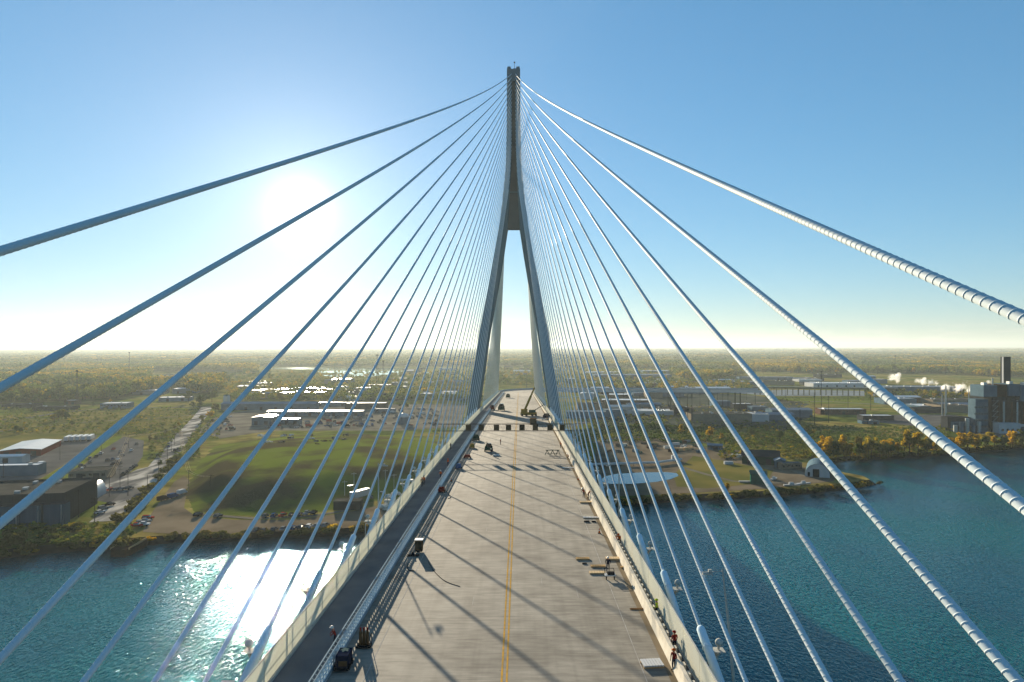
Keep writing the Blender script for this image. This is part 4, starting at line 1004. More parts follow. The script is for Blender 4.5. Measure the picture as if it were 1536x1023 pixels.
# ------------------------------------------------------------------ buildings
def bld(px, py, w, d, h, label, wall='wwall', roof='wroof', rz=0.0, name='warehouse', cat='building', gable=0.0, doors=2, wins=0, group=None, off=0.0, par=.5, extra=None):
    """front centre foot at a surveyed ground point; local +y runs away from the camera"""
    p = G(px, py); rot = Matrix.Rotation(rz, 3, 'Z'); p = p + rot @ Vector((off, 0, 0))
    t = thing(name, label, cat, p, group); q = lambda x, y, z: p + rot @ Vector((x, y, z))
    def bx(c, s, nm, mt): return MB().box(q(*c), s, rz).build(nm, mt, t)
    if gable:
        pr = [(-w / 2, 0), (w / 2, 0), (w / 2, h), (0, h + gable), (-w / 2, h)] if d > w else None
        if pr:
            vs = [q(x, 0, z) for x, z in pr] + [q(x, d, z) for x, z in pr]
        else:
            pr = [(0, 0), (d, 0), (d, h), (d / 2, h + gable), (0, h)]; vs = [q(w / 2, y, z) for y, z in pr] + [q(-w / 2, y, z) for y, z in pr]
        MB().add(vs, [(0, 1, 2, 3, 4), (9, 8, 7, 6, 5)] + [((i + 1) % 5, i, i + 5, (i + 1) % 5 + 5) for i in (0, 1, 4)]).build('wall', wall, t)
        o = .5; mb = MB()
        if d > w:
            for s in (-1, 1):
                a = [q(0, -o, h + gable + .05), q(s * (w / 2 + o), -o, h + .05 - gable * o / (w / 2)), q(s * (w / 2 + o), d + o, h + .05 - gable * o / (w / 2)), q(0, d + o, h + gable + .05)]
                mb.add(a + [v + Vector((0, 0, .25)) for v in a], [(0, 1, 2, 3), (7, 6, 5, 4), (0, 4, 5, 1), (1, 5, 6, 2), (2, 6, 7, 3), (3, 7, 4, 0)])
        else:
            for s in (0, 1):
                ye, = (-o,) if s == 0 else (d + o,)
                a = [q(-w / 2 - o, d / 2, h + gable + .05), q(-w / 2 - o, ye, h + .05 - gable * o / (d / 2)), q(w / 2 + o, ye, h + .05 - gable * o / (d / 2)), q(w / 2 + o, d / 2, h + gable + .05)]
                mb.add(a + [v + Vector((0, 0, .25)) for v in a], [(0, 1, 2, 3), (7, 6, 5, 4), (0, 4, 5, 1), (1, 5, 6, 2), (2, 6, 7, 3), (3, 7, 4, 0)])
        mb.build('roof', roof, t)
    else:
        bx((0, d / 2, h / 2), (w, d, h), 'wall', wall)
        bx((0, d / 2, h + .1), (w - .4, d - .4, .2), 'roof', roof)
        if par:
            mb = MB(); e = .3
            for c, s in (((0, e / 2, h + par / 2), (w, e, par)), ((0, d - e / 2, h + par / 2), (w, e, par)), ((-w / 2 + e / 2, d / 2, h + par / 2), (e, d - 2 * e, par)), ((w / 2 - e / 2, d / 2, h + par / 2), (e, d - 2 * e, par))): mb.box(q(*c), s, rz)
            mb.build('parapet', wall, t)
    r2 = random.Random(int(px * 7 + py))
    for i in range(doors):
        x = (i + .5) / doors * w - w / 2 + r2.uniform(-.1, .1) * w / doors; bx((x, -.04, min(h * .4, 1.8)), (min(3.2, w / doors * .5), .12, min(h * .8, 3.6)), 'door', 'darkwall')
    for i in range(wins):
        x = (i + .5) / wins * w - w / 2; bx((x, -.03, h * .62), (min(1.6, w / wins * .6), .1, min(1.4, h * .35)), 'window', 'glass')
    if not gable and w > 14:
        for i in range(max(1, int(w * d / 260)) if w * d < 3000 else 9):
            bx((r2.uniform(-.4, .4) * w, r2.uniform(.15, .85) * d, h + .75), (r2.uniform(1, 2.2), r2.uniform(1, 2.2), 1.1), 'roof_unit', 'galv')
    if extra: extra(q, bx, t)
    return t
bld(30, 685, 24, 52, 4.2, 'long white roofed warehouse with red front wall in the truck yard', 'redwall', 'wroof', YAW, gable=1.2, doors=3)
bld(20, 714, 34, 9, 5.6, 'long white roofed shed, walls coloured for blue light, in the truck yard foreground', 'bluewall', 'wroof', YAW * .3, 'long_shed', doors=0, off=-4)  # blue grey walls put bluish light into the colour of a white shed
bld(10, 696, 18, 9, 4.5, 'white roofed shed behind the long foreground shed', 'wwall', 'wroof', YAW * .3, 'long_shed', gable=.8, doors=1)
bld(131, 720, 19, 15, 4.6, 'low tan office with flat roof in front of the car park', 'tanwall', 'groof', R(12), 'office', doors=2, wins=6)
def bins(q, bx, t):
    for i in range(20): bx((22.06, 1 + 1.75 * i, 5.6), (.12, .35, 10.8), 'wall_rib', 'droof')
bld(97, 784, 44, 36, 11.6, 'big dark flat roofed factory at the lower left shore', 'darkwall', 'groof', R(12), 'factory', doors=3, wins=9, off=-22, par=.9, extra=bins)
for i, x in enumerate((10, 43, 78)):
    p = G(x, 793 - i * 2); rz = R(10); t = thing('storage_bin', f'pale blue square steel bin before the dark factory, {ordn(i + 1)} from the left', 'storage bin', p, 'steel bins before the factory')
    MB().box(rel(p, 0, 3, 4.4), (7.8, 5.6, 8.8), rz).build('bin_body', 'bin', t); MB().box(rel(p, 0, 3, 8.95), (8.0, 5.8, .3), rz).build('rim', 'darkwall', t)
    mb = MB(); mb.box(rel(p, 3.6, .1, 4.4), (.1, .3, 8.6), rz); mb.box(rel(p, 3.9, .0, 4.4), (.1, .3, 8.6), rz); mb.build('ladder', 'galv', t)
def quonset(px, py, w, d, h, rz, label, wall, roof, door=True):
    p = G(px, py); rot = Matrix.Rotation(rz, 3, 'Z'); q = lambda x, y, z: p + rot @ Vector((x, y, z)); t = thing('arched_warehouse', label, 'warehouse', p)
    n = 16; arc = [(w / 2 * math.cos(math.pi * i / n), h * math.sin(math.pi * i / n) ** .8) for i in range(n + 1)]
    vs = [q(x, 0, z) for x, z in arc] + [q(x, d, z) for x, z in arc]
    MB().add(vs, [(i, i + n + 1, i + n + 2, i + 1) for i in range(n)]).build('roof', roof, t)
    MB().add([q(x, .15, z) for x, z in arc], [tuple(range(n, -1, -1))]).build('wall', wall, t); MB().add([q(x, d - .15, z) for x, z in arc], [tuple(range(n + 1))]).build('wall', wall, t)
    if door:
        MB().box(q(-w * .05, .05, h * .3), (w * .26, .25, h * .6), rz).build('door', 'dark', t); MB().box(q(-w * .34, .05, h * .2), (w * .09, .25, h * .3), rz).build('door', 'dark', t)
quonset(133, 749, 7, 14, 7, R(14), 'small white half-round shed beside the dark factory', 'wwall', 'wroof', False)
quonset(1226, 716, 13, 24, 7.5, R(-24), 'white arched warehouse with dark door on the right spit', 'wwall', 'bluewall')  # blue grey roof paints bluish light onto white sheeting
# left middle distance
bld(170, 613, 30, 22, 6, 'pale two storey building left of the meadow road', 'bluewall', 'wroof', R(8), 'office', wins=8)
bld(222, 592, 45, 40, 6, 'long pale roofed hall before the left forest', 'bluewall', 'wroof', R(15))
bld(277, 590, 36, 34, 7, 'white hall with blue side beside the tall trees', 'bluewall', 'wroof', R(15))
bld(262, 602, 40, 22, 5, 'low white roofed shed before the hall with the blue side', 'bluewall', 'wroof', R(15))
bld(27, 612, 38, 18, 4, 'low dark house row at the far left forest edge', 'darkwall', 'droof', R(5), 'low_house', wins=6)
bld(78, 616, 44, 18, 4, 'long low dark building right of the far left house row', 'darkwall', 'droof', R(5), 'low_house', wins=7)
bld(104, 607, 14, 14, 5, 'small shed with glaring white roof below the forest mast', 'brick', 'wroof', 0, 'shed')
bld(402, 615, 110, 16, 7, 'very long blue grey roofed shed behind the storage yard', 'bluewall', 'blueroof', 0, 'long_shed', gable=2, doors=6)
bld(392, 637.5, 18, 24, 7, 'tall white hall at the left of the storage yard sheds', 'bluewall', 'wroof', R(3), gable=1.0)
bld(472, 624.5, 102, 13, 5, 'very long white roofed shed along the back of the storage yard', 'bluewall', 'wroof', 0, 'long_shed', gable=1, doors=8)
bld(430, 637, 22, 12, 5, 'short white roofed shed attached right of the tall white hall', 'bluewall', 'wroof', 0, 'long_shed', doors=3)
bld(548, 614, 48, 16, 7, 'dark walled shed with thin white roof edge behind the yard', 'darkwall', 'wroof', 0, 'long_shed', doors=3)
bld(497, 609, 46, 9, 4, 'thin white roofed shed behind the longest white shed', 'bluewall', 'wroof', 0, 'long_shed')
bld(575, 619, 26, 8, 4, 'small white roofed shed left of the domed tank', 'bluewall', 'wroof', 0, 'long_shed')
p = G(604, 637); t = thing('domed_tank', 'pale domed storage tank standing in the yard left of bridge', 'tank', p)
MB().tube([rel(p, 0, 5, 0), rel(p, 0, 5, 7)], 5.2, 20).build('tank_wall', 'bluewall', t); mb = MB()
mb.sphere(rel(p, 0, 5, 7), 5.2, 20, 8, sc_=(1, 1, .7)); mb.build('dome', 'wroof', t, smooth=True)
p = G(338, 611); t = thing('white_silo', 'white silo tower standing by the crossroads', 'silo', p)
for x in (-2.2, 2.2): MB().tube([rel(p, x, 4, 0), rel(p, x, 4, 13), rel(p, x, 4, 15)], [2, 2, .4], 14).build('silo_tank', 'wwall', t)
MB().box(rel(p, 0, 4, 14.6), (6.5, 2, 1)).build('headhouse', 'bluewall', t)
# scattered district buildings, left and right
rb = random.Random(99)
def district(x0, x1, y0, y1, n, side, rots):
    for i in range(n):
        x, y = rb.uniform(x0, x1), rb.uniform(y0, y1); w = rb.uniform(16, 60); d = rb.uniform(14, 34); h = rb.uniform(4, 8)
        wl, rf, cw = rb.choice([('bluewall', 'wroof', 'pale roof'), ('tanwall', 'groof', 'grey roof'), ('brick', 'wroof', 'pale roof over brown walls'), ('darkwall', 'droof', 'dark roof'), ('wwall', 'wroof', 'white walls and roof'), ('bluewall', 'blueroof', 'blue grey roof')])
        bld(x, y, w, d, h, f'distant low building with {cw} in the {side} district', wl, rf, rb.uniform(-rots, rots), 'distant_building', doors=0, wins=0, gable=rb.choice([0, 0, 1.5]), group=f'low buildings of the {side} district')
district(345, 470, 576, 600, 18, 'left', .1)
district(470, 700, 570, 606, 34, 'middle left', .1)
district(850, 1010, 572, 582, 10, 'middle right', .1)
district(1015, 1130, 574, 592, 14, 'right of centre', .1)
district(880, 1215, 597, 634, 20, 'dark industrial', .1)
district(1350, 1460, 603, 622, 8, 'plant side', .1)
district(1130, 1330, 566, 578, 9, 'far right', .1)
district(840, 1005, 583, 600, 9, 'right near', .1)
district(560, 850, 552, 566, 18, 'far middle', .1)
bld(950, 570, 170, 60, 11, 'very long pale blue factory hall far beyond the right cables', 'bluewall', 'blueroof', 0, 'factory_hall', doors=9)
bld(905, 563, 90, 50, 8, 'far white roofed hall behind the long pale blue factory', 'wwall', 'wroof', 0, 'factory_hall')
bld(985, 562, 70, 50, 10, 'far pale hall right of the long pale blue factory', 'bluewall', 'wroof', 0, 'factory_hall')
bld(1385, 594, 110, 40, 13, 'huge blue grey industrial hall under the steam plumes', 'bluewall', 'blueroof', R(-4), 'factory_hall', doors=5)
bld(1262, 581, 100, 40, 7, 'long low pale works beyond the railway viaduct', 'wwall', 'wroof', 0, 'factory_hall', doors=6)
bld(1150, 570, 120, 30, 6, 'far grey blue sheds below the right tree line', 'bluewall', 'blueroof', 0, 'factory_hall')
bld(1040, 577, 80, 20, 5, 'low sheds with white roof edge left of the viaduct', 'bluewall', 'wroof', 0, 'factory_hall')
bld(1265, 622, 48, 16, 5.5, 'brown brick depot with pale flat roof on the right plain', 'brick', 'wroof', R(-3), 'depot', doors=3, wins=6)
bld(1318, 631, 30, 14, 4.5, 'small dark depot with white roof edge beside the brick depot', 'darkwall', 'wroof', R(-3), 'depot')
bld(1306, 636, 16, 10, 2.5, 'low grey shed in front of the small dark depot', 'bluewall', 'groof', R(-3), 'shed')
bld(1115, 614, 22, 14, 6, 'square substation building with white roof among the poles', 'darkwall', 'wroof', 0, 'substation')
bld(1072, 675, 10, 5, 3.2, 'pale blue cabin with small windows on the works yard', 'bluewall', 'blueroof', R(-20), 'cabin', wins=4, doors=1, gable=.8)
bld(1141, 697, 22, 14, 5, 'dark green gabled barn in the right works yard', 'greenmach', 'droof', R(-18), 'barn', gable=3, doors=2)
bld(1170, 702, 6, 7, 4.2, 'small pale blue hut left of the long cream house', 'bluewall', 'blueroof', R(-18), 'hut', gable=1.2, doors=1)
bld(1188, 704, 13, 5, 3.4, 'long cream house with small windows near the arched warehouse', 'tanwall', 'bluewall', R(8), 'cream_house', wins=5, doors=0)
bld(1138, 727, 8, 6, 5.4, 'green tarpaulin covered shelter on the right shore', 'tarp', 'tarp', R(-15), 'tarp_shelter', cat='shelter', gable=1.5, doors=0)

# power plant
def plant():
    p = G(1518, 649); t = thing('power_plant', 'dark steel framed power plant with pale upper boxes and square stack', 'power plant', p)
    q = lambda x, y, z: rel(p, x, y, z)
    def B(x0, x1, y0, d, z0, z1, nm, mt): return MB().box(q((x0 + x1) / 2, y0 + d / 2, (z0 + z1) / 2), (x1 - x0, d, z1 - z0)).build(nm, mt, t)
    B(-14, 34, 4, 30, 0, 30, 'boiler_house', 'droof')
    mb = MB()
    for i in range(13): mb.bar(q(-14.5 + 4 * i, 3.4, 0), q(-14.5 + 4 * i, 3.4, 31), .5)
    for z in (5, 10, 15, 20, 25, 30): mb.bar(q(-14.5, 3.2, z), q(34, 3.2, z), .4)
    for i in range(0, 12, 2): mb.bar(q(-14.5 + 4 * i, 3.3, 5 + 5 * (i % 3)), q(-10.5 + 4 * i, 3.3, 10 + 5 * (i % 3)), .3)
    mb.build('steel_frame', 'dark', t)
    for i, x in enumerate((-10, -5.5, 1.5, 6, 12, 19, 25, 30)):
        MB().tube([q(x, 2.2, 0), q(x, 2.2, 14 + 12 * ((i * 37 % 10) / 10)), q(x + 1, 3.5, 27)], [.7, .7, .7], 8).build('flue_pipe', 'galv' if i % 2 else 'rust', t)
    B(-22, -10.5, 3, 18, 30.2, 40, 'upper_box', 'bluewall'); B(-10.3, -1.5, 4, 18, 30.2, 40.5, 'upper_box', 'rust'); B(-1.2, 8.5, 2.5, 18, 31, 41, 'upper_box', 'bluewall'); B(9, 20, 2.5, 14, 26, 40, 'upper_box', 'bluewall'); B(20.3, 34, 4, 16, 30.2, 37, 'upper_box', 'darkwall')
    B(-27, -16, 6, 10, 0, 28, 'turbine_hall', 'bluewall'); B(-46, -27.2, 14, 10, 0, 12, 'turbine_hall', 'darkwall'); B(-44, -28, 8, 5, 0, 8, 'workshop', 'bluewall'); B(-42, -28, 3, 4.5, 0, 5, 'workshop', 'darkwall')
    B(-15, 3, -6, 8, 0, 8.5, 'front_block', 'wwall'); B(3.2, 22, -3, 6, 0, 7, 'front_block', 'wwall'); B(5, 19, -12, 8, 0, 5.5, 'low_block', 'bluewall'); B(22.2, 50, -9, 10, 0, 7, 'low_block', 'bluewall')
    for i in range(4): B(-13 + 4.2 * i, -11 + 4.2 * i, -6.1, .3, 2, 4, 'window', 'glass')
    for i in range(5): B(5 + 3.2 * i, 7 + 3.2 * i, -3.1, .3, 1.5, 4, 'window', 'glass')
    for z in (3.5, 9, 14.5, 20):
        mb = MB()
        for i in range(9): mb.box(q(-27.5 + 1.3 * i, 5.9, z + 1), (.7, .2, 1.5))
        mb.build('window_row', 'glass', t)
    mb = MB(); rr_ = random.Random(8)
    for i in range(46):
        x, z = rr_.uniform(-13, 33), rr_.uniform(1, 28); mb.box(q(x, 3.2, z), (rr_.uniform(.5, 3.5), rr_.uniform(.8, 2), rr_.uniform(.4, 3)))
    mb.bar(q(-13, 2.4, 27), q(33, 2.4, 25), .8); mb.bar(q(-13, 2.2, 17), q(20, 2.2, 17), .6)
    mb.build('duct_work', 'darkwall', t)
    mb = MB()
    for i in range(6): mb.bar(q(-15.2, 1.8, 4.5 * i), q(-10.5, 1.8, 4.5 * i + 4.5), .35); mb.box(q(-13, 1.8, 4.5 * i + 4.5), (5.5, 1.2, .2))
    mb.build('stair', 'girder', t)
    for i, (x, z) in enumerate(((-20, 40), (2, 41), (14, 40), (27, 37))): B(x, x + 3, 6, 4, z + .02, z + 2.2, 'roof_unit', 'galv')
    for i in range(5): MB().tube([q(-46 + 5 * i, 3, 0), q(-46 + 5 * i, 3, 6 + 3 * (i % 3))], [1.6, 1.6], 12).build('tank', 'bluewall' if i % 2 else 'galv', t)
    st = B(9, 14.4, 22, 5.4, 30, 64, 'stack', 'droof'); MB().box(q(8.85, 24, 47), (.3, 2, 34)).build('stack_duct', 'wwall', t)
    mb = MB(); mb.tube([q(-11, 8, 40), q(-11, 8, 46)], .6, 8); mb.build('vent', 'galv', t)
plant()
for i, (x, y, h) in enumerate([(1418, 640, 38), (1413, 632, 26), (1419.5, 620, 30), (1453, 625, 30)]):
    p = G(x, y); tag(MB().tube([p, rel(p, 0, 0, h)], [.6, .35], 8).build('slim_vent_stack', 'pale', loc=p), f'slim pale vent stack left of the power plant, {ordn(i + 1)} from the front', 'stack', 'slim stacks at the power plant')
# steam plumes
def vapour(rx, ry, rz_, seed):
    m = bpy.data.materials.new('drifting steam'); m.use_nodes = True; nt = m.node_tree; N, L = nt.nodes, nt.links; N.clear()
    out = N.new('ShaderNodeOutputMaterial'); v = N.new('ShaderNodeVolumePrincipled'); v.inputs['Color'].default_value = (1, .99, .97, 1); v.inputs['Anisotropy'].default_value = .2
    tc = N.new('ShaderNodeTexCoord'); sc_ = N.new('ShaderNodeVectorMath'); sc_.operation = 'DIVIDE'; sc_.inputs[1].default_value = (rx, ry, rz_); L.new(tc.outputs['Object'], sc_.inputs[0])
    ln = N.new('ShaderNodeVectorMath'); ln.operation = 'LENGTH'; L.new(sc_.outputs[0], ln.inputs[0])
    nz = N.new('ShaderNodeTexNoise'); nz.noise_dimensions = '4D'; nz.inputs['W'].default_value = seed * 3.1; nz.inputs['Scale'].default_value = .1; nz.inputs['Detail'].default_value = 7; nz.inputs['Roughness'].default_value = .62; L.new(tc.outputs['Object'], nz.inputs['Vector'])
    a = N.new('ShaderNodeMath'); a.operation = 'MULTIPLY_ADD'; a.inputs[1].default_value = -.62; L.new(ln.outputs['Value'], a.inputs[0])
    n2 = N.new('ShaderNodeMath'); n2.operation = 'MULTIPLY'; n2.inputs[1].default_value = 2.6; L.new(nz.outputs['Fac'], n2.inputs[0]); L.new(n2.outputs[0], a.inputs[2])
    mr = N.new('ShaderNodeMapRange'); mr.inputs[1].default_value = .98; mr.inputs[2].default_value = 1.35; mr.inputs[3].default_value = 0; mr.inputs[4].default_value = .3; L.new(a.outputs[0], mr.inputs[0])
    L.new(mr.outputs[0], v.inputs['Density']); L.new(v.outputs[0], out.inputs['Volume']); return m
for i, (x, y, w, n) in enumerate([(1343, 568, 16, 7), (1380, 573, 14, 8), (1398, 574, 13, 7), (1420, 581, 16, 8), (1446, 580, 22, 11), (1462, 583, 16, 8), (1484, 574, 5, 4)]):
    p = G(x, y + 30 if i < 6 else 640, GZ); dd = p.y
    zc_ = CAMZ - (y - PY) * dd / F; sc2 = dd / F; mb = MB(); r2 = random.Random(i)
    base = Vector((CAMX + (x - PX) * dd / F, dd, zc_))
    rx, ry, rz_ = w * sc2 * (.95 if i < 6 else .7), 9, w * sc2 * (.6 if i < 6 else 1.1)
    mb.sphere(base, 1.0, 20, 12, sc_=(rx, ry, rz_))
    nm = ['lone curling white steam plume left of the steam row', 'round white steam puff leading the drifting row', 'second steam puff with a ring shape', 'small low steam puff in the middle of the row', 'large billowing steam plume by the plant', 'thin steam tail touching the plant roof', 'tiny steam wisp above the plant roof vent'][i]
    me_o = mb.build('steam_plume', vapour(rx, ry, rz_, i), loc=base, smooth=True); tag(me_o, nm, 'steam plume', 'steam plumes at the plant')

# railway viaduct far right
a, b = G(1128, 592), G(1345, 594); t = thing('railway_viaduct', 'long dark railway viaduct on many piers crossing the right plain', 'viaduct', a)
L = (b - a).length; u = (b - a) / L; ztop = 11
mb = MB(); mb.bar(a + Vector((0, 0, ztop)), b + Vector((0, 0, ztop - 1)), 5, 2.2); mb.build('deck', 'gravel', t)
mb = MB(); mb.bar(a + Vector((0, -3, ztop + 2.2)), b + Vector((0, -3, ztop + 1.2)), .3, .8); mb.build('parapet', 'galv', t)
for i in range(26):
    c = a + u * (L * (i + .5) / 26); MB().bar(c + Vector((0, 0, -.5)), c + Vector((0, 0, ztop - 1.4)), 1.6 if i % 6 == 2 else .8, 2).build('pier', 'gravel', t)
# jetty pipe / conveyor by the pond
a, b, c = G(888, 700.5), G(985, 697.5), G(1022, 692.5); t = thing('pipe_conveyor', 'white conveyor pipe lying above the pale pond', 'conveyor', a)
mb = MB(); up = Vector((0, 0, 1.6)); mb.tube([a + up, b + up, c + up], .75, 10); mb.build('pipe', 'wroof', t)
for i in range(12):
    c0 = a.lerp(b, i / 11); MB().bar(c0, c0 + up, .3).build('support', 'dark', t)
p = G(1012, 691); MB().box(rel(p, 0, 0, 2), (4, 3, 3)).build('head_box', 'wwall', t)

# scrap and plant yard on the right
SK = ['rust', 'grit', 'wwall', 'tanwood', 'bluewall', 'darkwall', 'barrier', 'tarp']
rj = random.Random(31)
for i in range(46):
    x, y = rj.uniform(905, 1048), rj.uniform(659, 682)
    if i > 38: x, y = rj.uniform(1085, 1130), rj.uniform(676, 700)
    p = G(x, y); mt = rj.choice(SK); mb = MB()
    if rj.random() < .4:
        for k in range(7): mb.box(rel(p, rj.uniform(-2.5, 2.5), rj.uniform(-2, 2), rj.uniform(.2, 1.0)), (rj.uniform(.8, 3), rj.uniform(.4, 2), rj.uniform(.3, 1.4)), rj.uniform(0, 3), taper=rj.uniform(.5, 1))
        tag(mb.build('scrap_heap', mt, loc=p), 'one of the untidy scrap heaps scattered over the right works yard', 'scrap heap', 'scrap heaps on the works yard')
    else:
        l = rj.uniform(3, 8); rz = rj.uniform(-.6, .6); rot = Matrix.Rotation(rz, 3, 'Z')
        mb.box(rel(p, 0, 0, 1.0), (l, 2.2, 1.7), rz); mb.box(rel(p, 0, 0, 1.9), (l * .96, 2.0, .1), rz)
        for s in (-1, 1): q = rot @ Vector((s * l * .45, 0, 0)); mb.box(rel(p, q.x, q.y, .1), (.25, 2.0, .2), rz)
        tag(mb.build('small_container', mt, loc=p), 'one of the small containers scattered over the right works yard', 'container', 'small containers on the works yard')
for i in range(22):
    x, y = rj.uniform(388, 520), rj.uniform(652, 668); p = G(x, y, GZ + 8.2); mt = rj.choice(['wwall', 'barrier', 'rust', 'tanwall', 'grit']); mb = MB()
    for k in range(4): mb.box(rel(p, rj.uniform(-1.8, 1.8), rj.uniform(-1.5, 1.5), rj.uniform(.2, .7)), (rj.uniform(.8, 3), rj.uniform(.5, 2), rj.uniform(.4, 1.3)), rj.uniform(0, 3), taper=rj.uniform(.5, 1))
    tag(mb.build('rubble_heap', mt, loc=p), 'one of the small rubble heaps lying on top of the grassy mound', 'rubble heap', 'rubble heaps on the mound')
def boat(px, py, L, rz, hull, label, cabin=True):
    p = G(px, py); rot = Matrix.Rotation(rz, 3, 'Z'); q = lambda x, y, z: p + rot @ Vector((x, y, z)); t = thing('small_boat', label, 'boat', p)
    st = [(-.5, .8, .9), (-.2, 1.0, .9), (.2, .9, 1.0), (.42, .4, 1.15), (.5, .05, 1.3)]; vs = []
    for s, w, h in st: vs += [q(s * L, -w, h), q(s * L, -w * .5, .15), q(s * L, w * .5, .15), q(s * L, w, h)]
    fs = [(4 * i + j, 4 * i + j + 1, 4 * i + j + 5, 4 * i + j + 4) for i in range(4) for j in range(3)] + [(4 * i, 4 * i + 4, 4 * i + 7, 4 * i + 3) for i in range(4)] + [(0, 3, 2, 1), (16, 17, 18, 19)]
    MB().add(vs, fs).build('hull', hull, t)
    if cabin: MB().box(q(-.05 * L, 0, 1.5), (L * .28, 1.3, 1.1), rz, taper=.85).build('cabin', 'wwall', t)
boat(1120, 724, 8, R(-8), 'wwall', 'dark and white boat on land left of the green shelter', False)
boat(1161, 720, 6, R(40), 'wwall', 'small white boat on land right of the green shelter')
boat(1188, 729, 9, R(5), 'wwall', 'white boat lying along the right shore')
boat(1206, 727, 8, R(12), 'wwall', 'white cabin boat on the shore below the arched warehouse')
boat(530, 693, 4, 0, 'wwall', 'small white skiff lying on the mound') if False else None
# old barge on the left shore
p = G(183, 832, 0); t = thing('old_barge', 'old rusted barge overgrown with bushes at the left shore', 'barge', p)
vs = []
for s, w in ((-.5, .7), (-.35, 1), (.35, 1), (.5, .7)): vs += [rel(p, -w * 3.2, s * 16 + 5, -.8), rel(p, w * 3.2, s * 16 + 5, -.8), rel(p, w * 3.6, s * 16 + 5, 2.6), rel(p, -w * 3.6, s * 16 + 5, 2.6)]
MB().add(vs, [(4 * i + j, 4 * i + (j + 1) % 4, 4 * i + 4 + (j + 1) % 4, 4 * i + 4 + j) for i in range(3) for j in range(4)] + [(3, 2, 1, 0), (12, 13, 14, 15)]).build('hull', 'rust', t)
for s in (-1, 1): MB().bar(rel(p, s * 3.3, -1.5, 2.5), rel(p, s * 3.6, 10, 3.3), .3, .7).build('gunwale', 'tanwood', t)

# poles
PMB = {}
def pole(x, y, h, label, arms=2, group='utility poles', mat='dark', name='utility_pole', r=.16):
    p = G(x, y); t = thing(name, label, 'pole', p, group)
    MB().tube([p, rel(p, 0, 0, h)], [r, r * .65], 7).build('pole', mat, t)
    for i in range(arms): z = h - .6 - i * 1.4; MB().box(rel(p, 0, 0, z), (2.6, .14, .16), R(15)).build('crossarm', mat, t)
for i, (x, y, h) in enumerate([(142, 790, 12), (164, 745, 10), (192, 744, 12), (180, 733, 12), (118, 776, 12), (238, 713, 9), (251, 690, 9), (257, 678, 9), (262, 668, 9), (270, 655, 9), (90, 690, 11), (152, 683, 10), (193, 672, 10), (283, 737, 11), (316, 742, 10), (5, 717, 10), (221, 742, 10)]):
    pole(x, y, h, f'dark wooden utility pole, {ordn(i + 1)} of the poles around the left lots', 1 if i % 3 else 2, 'utility poles around the left lots')
def wire(a, b, label, sag=1.2, n=3):
    mb = MB(); A, B_ = G(a[0], a[1]) + Vector((0, 0, a[2])), G(b[0], b[1]) + Vector((0, 0, b[2])); t = thing('power_line', label, 'power line', A, 'power lines of the left lots')
    for k in range(n):
        o_ = Vector(((k - (n - 1) / 2) * 1.0, 0, -.35 * (k % 2))); MB().tube([A.lerp(B_, i / 10) + o_ - Vector((0, 0, sag * 4 * (i / 10) * (1 - i / 10))) for i in range(11)], .045, 5).build('conductor', 'wood', t)  # pale timber colour paints yellow sunlight onto the wires
wire((283, 737, 10.5), (316, 742, 9.5), 'wires coloured sunlit yellow sagging between the two poles at the mound foot')
wire((283, 737, 10.5), (270, 655, 8.5), 'wires coloured sunlit yellow running from the mound foot up the riverside road', 3)
wire((164, 745, 9.5), (193, 672, 9.5), 'wires coloured sunlit yellow crossing the upper car park', 2)
wire((193, 672, 9.5), (270, 655, 8.5), 'wires coloured sunlit yellow crossing the meadow edge towards the road', 2)
for i, (x, y, h) in enumerate([(517, 749, 9), (531, 742, 11), (578, 744, 13), (591, 748, 12)]): pole(x, y, h, f'thin pale mast by the white site trailers, {ordn(i + 1)} from the left', 1, 'thin masts by the site trailers', 'pale')
ptr = [(1003, 618, 24), (1012, 622, 22), (1031, 640, 30), (1038, 638, 30), (1063, 620, 20), (1084, 628, 26), (1092, 626, 26), (1110, 612, 22), (1001, 606, 18), (975, 612, 20), (1161, 598, 16), (1178, 597, 16), (1133, 606, 20), (1200, 640, 16), (1222, 637, 30), (1232, 618, 46), (1243, 634, 26), (1272, 612, 18), (908, 600, 20), (935, 598, 18), (948, 604, 18), (960, 620, 20), (1020, 612, 20), (1050, 610, 20), (1076, 604, 18), (1120, 600, 18), (1306, 616, 18)]
ptr.sort()
for i, (x, y, h) in enumerate(ptr): pole(x, y, h, f'tall dark transmission pole on the right plain, {ordn(i + 1)} from the left', 3, 'transmission poles on the right plain', 'dark', 'transmission_pole', .3)
# lattice masts
def mast(x, y, h, w, label):
    p = G(x, y); t = thing('lattice_mast', label, 'mast', p)
    mb = MB(); k = 12
    for i in range(3):
        a = 2 * math.pi * i / 3; mb.bar(rel(p, w * math.cos(a), w * math.sin(a), 0), rel(p, .25 * w * math.cos(a), .25 * w * math.sin(a), h), .22)
    for j in range(k):
        f = 1 - .75 * j / k; g = 1 - .75 * (j + 1) / k
        for i in range(3):
            a, b2 = 2 * math.pi * i / 3, 2 * math.pi * (i + 1) / 3; mb.bar(rel(p, w * f * math.cos(a), w * f * math.sin(a), h * j / k), rel(p, w * g * math.cos(b2), w * g * math.sin(b2), h * (j + 1) / k), .14)
    mb.build('lattice', 'darkwall', t); MB().box(rel(p, 0, 0, h - 1), (w * 1.2, w * 1.2, 2)).build('antenna', 'darkwall', t)
mast(115.5, 606, 44, 1.8, 'slim dark lattice mast before the left forest')
mast(194, 566, 62, 2.0, 'thin far mast rising from the left forest')
mast(566, 582, 60, 3, 'left of two lattice masts in the middle district')
mast(575, 584, 50, 3, 'right of two lattice masts in the middle district')
mast(790, 583, 28, .8, 'thin mast seen between the tower legs')
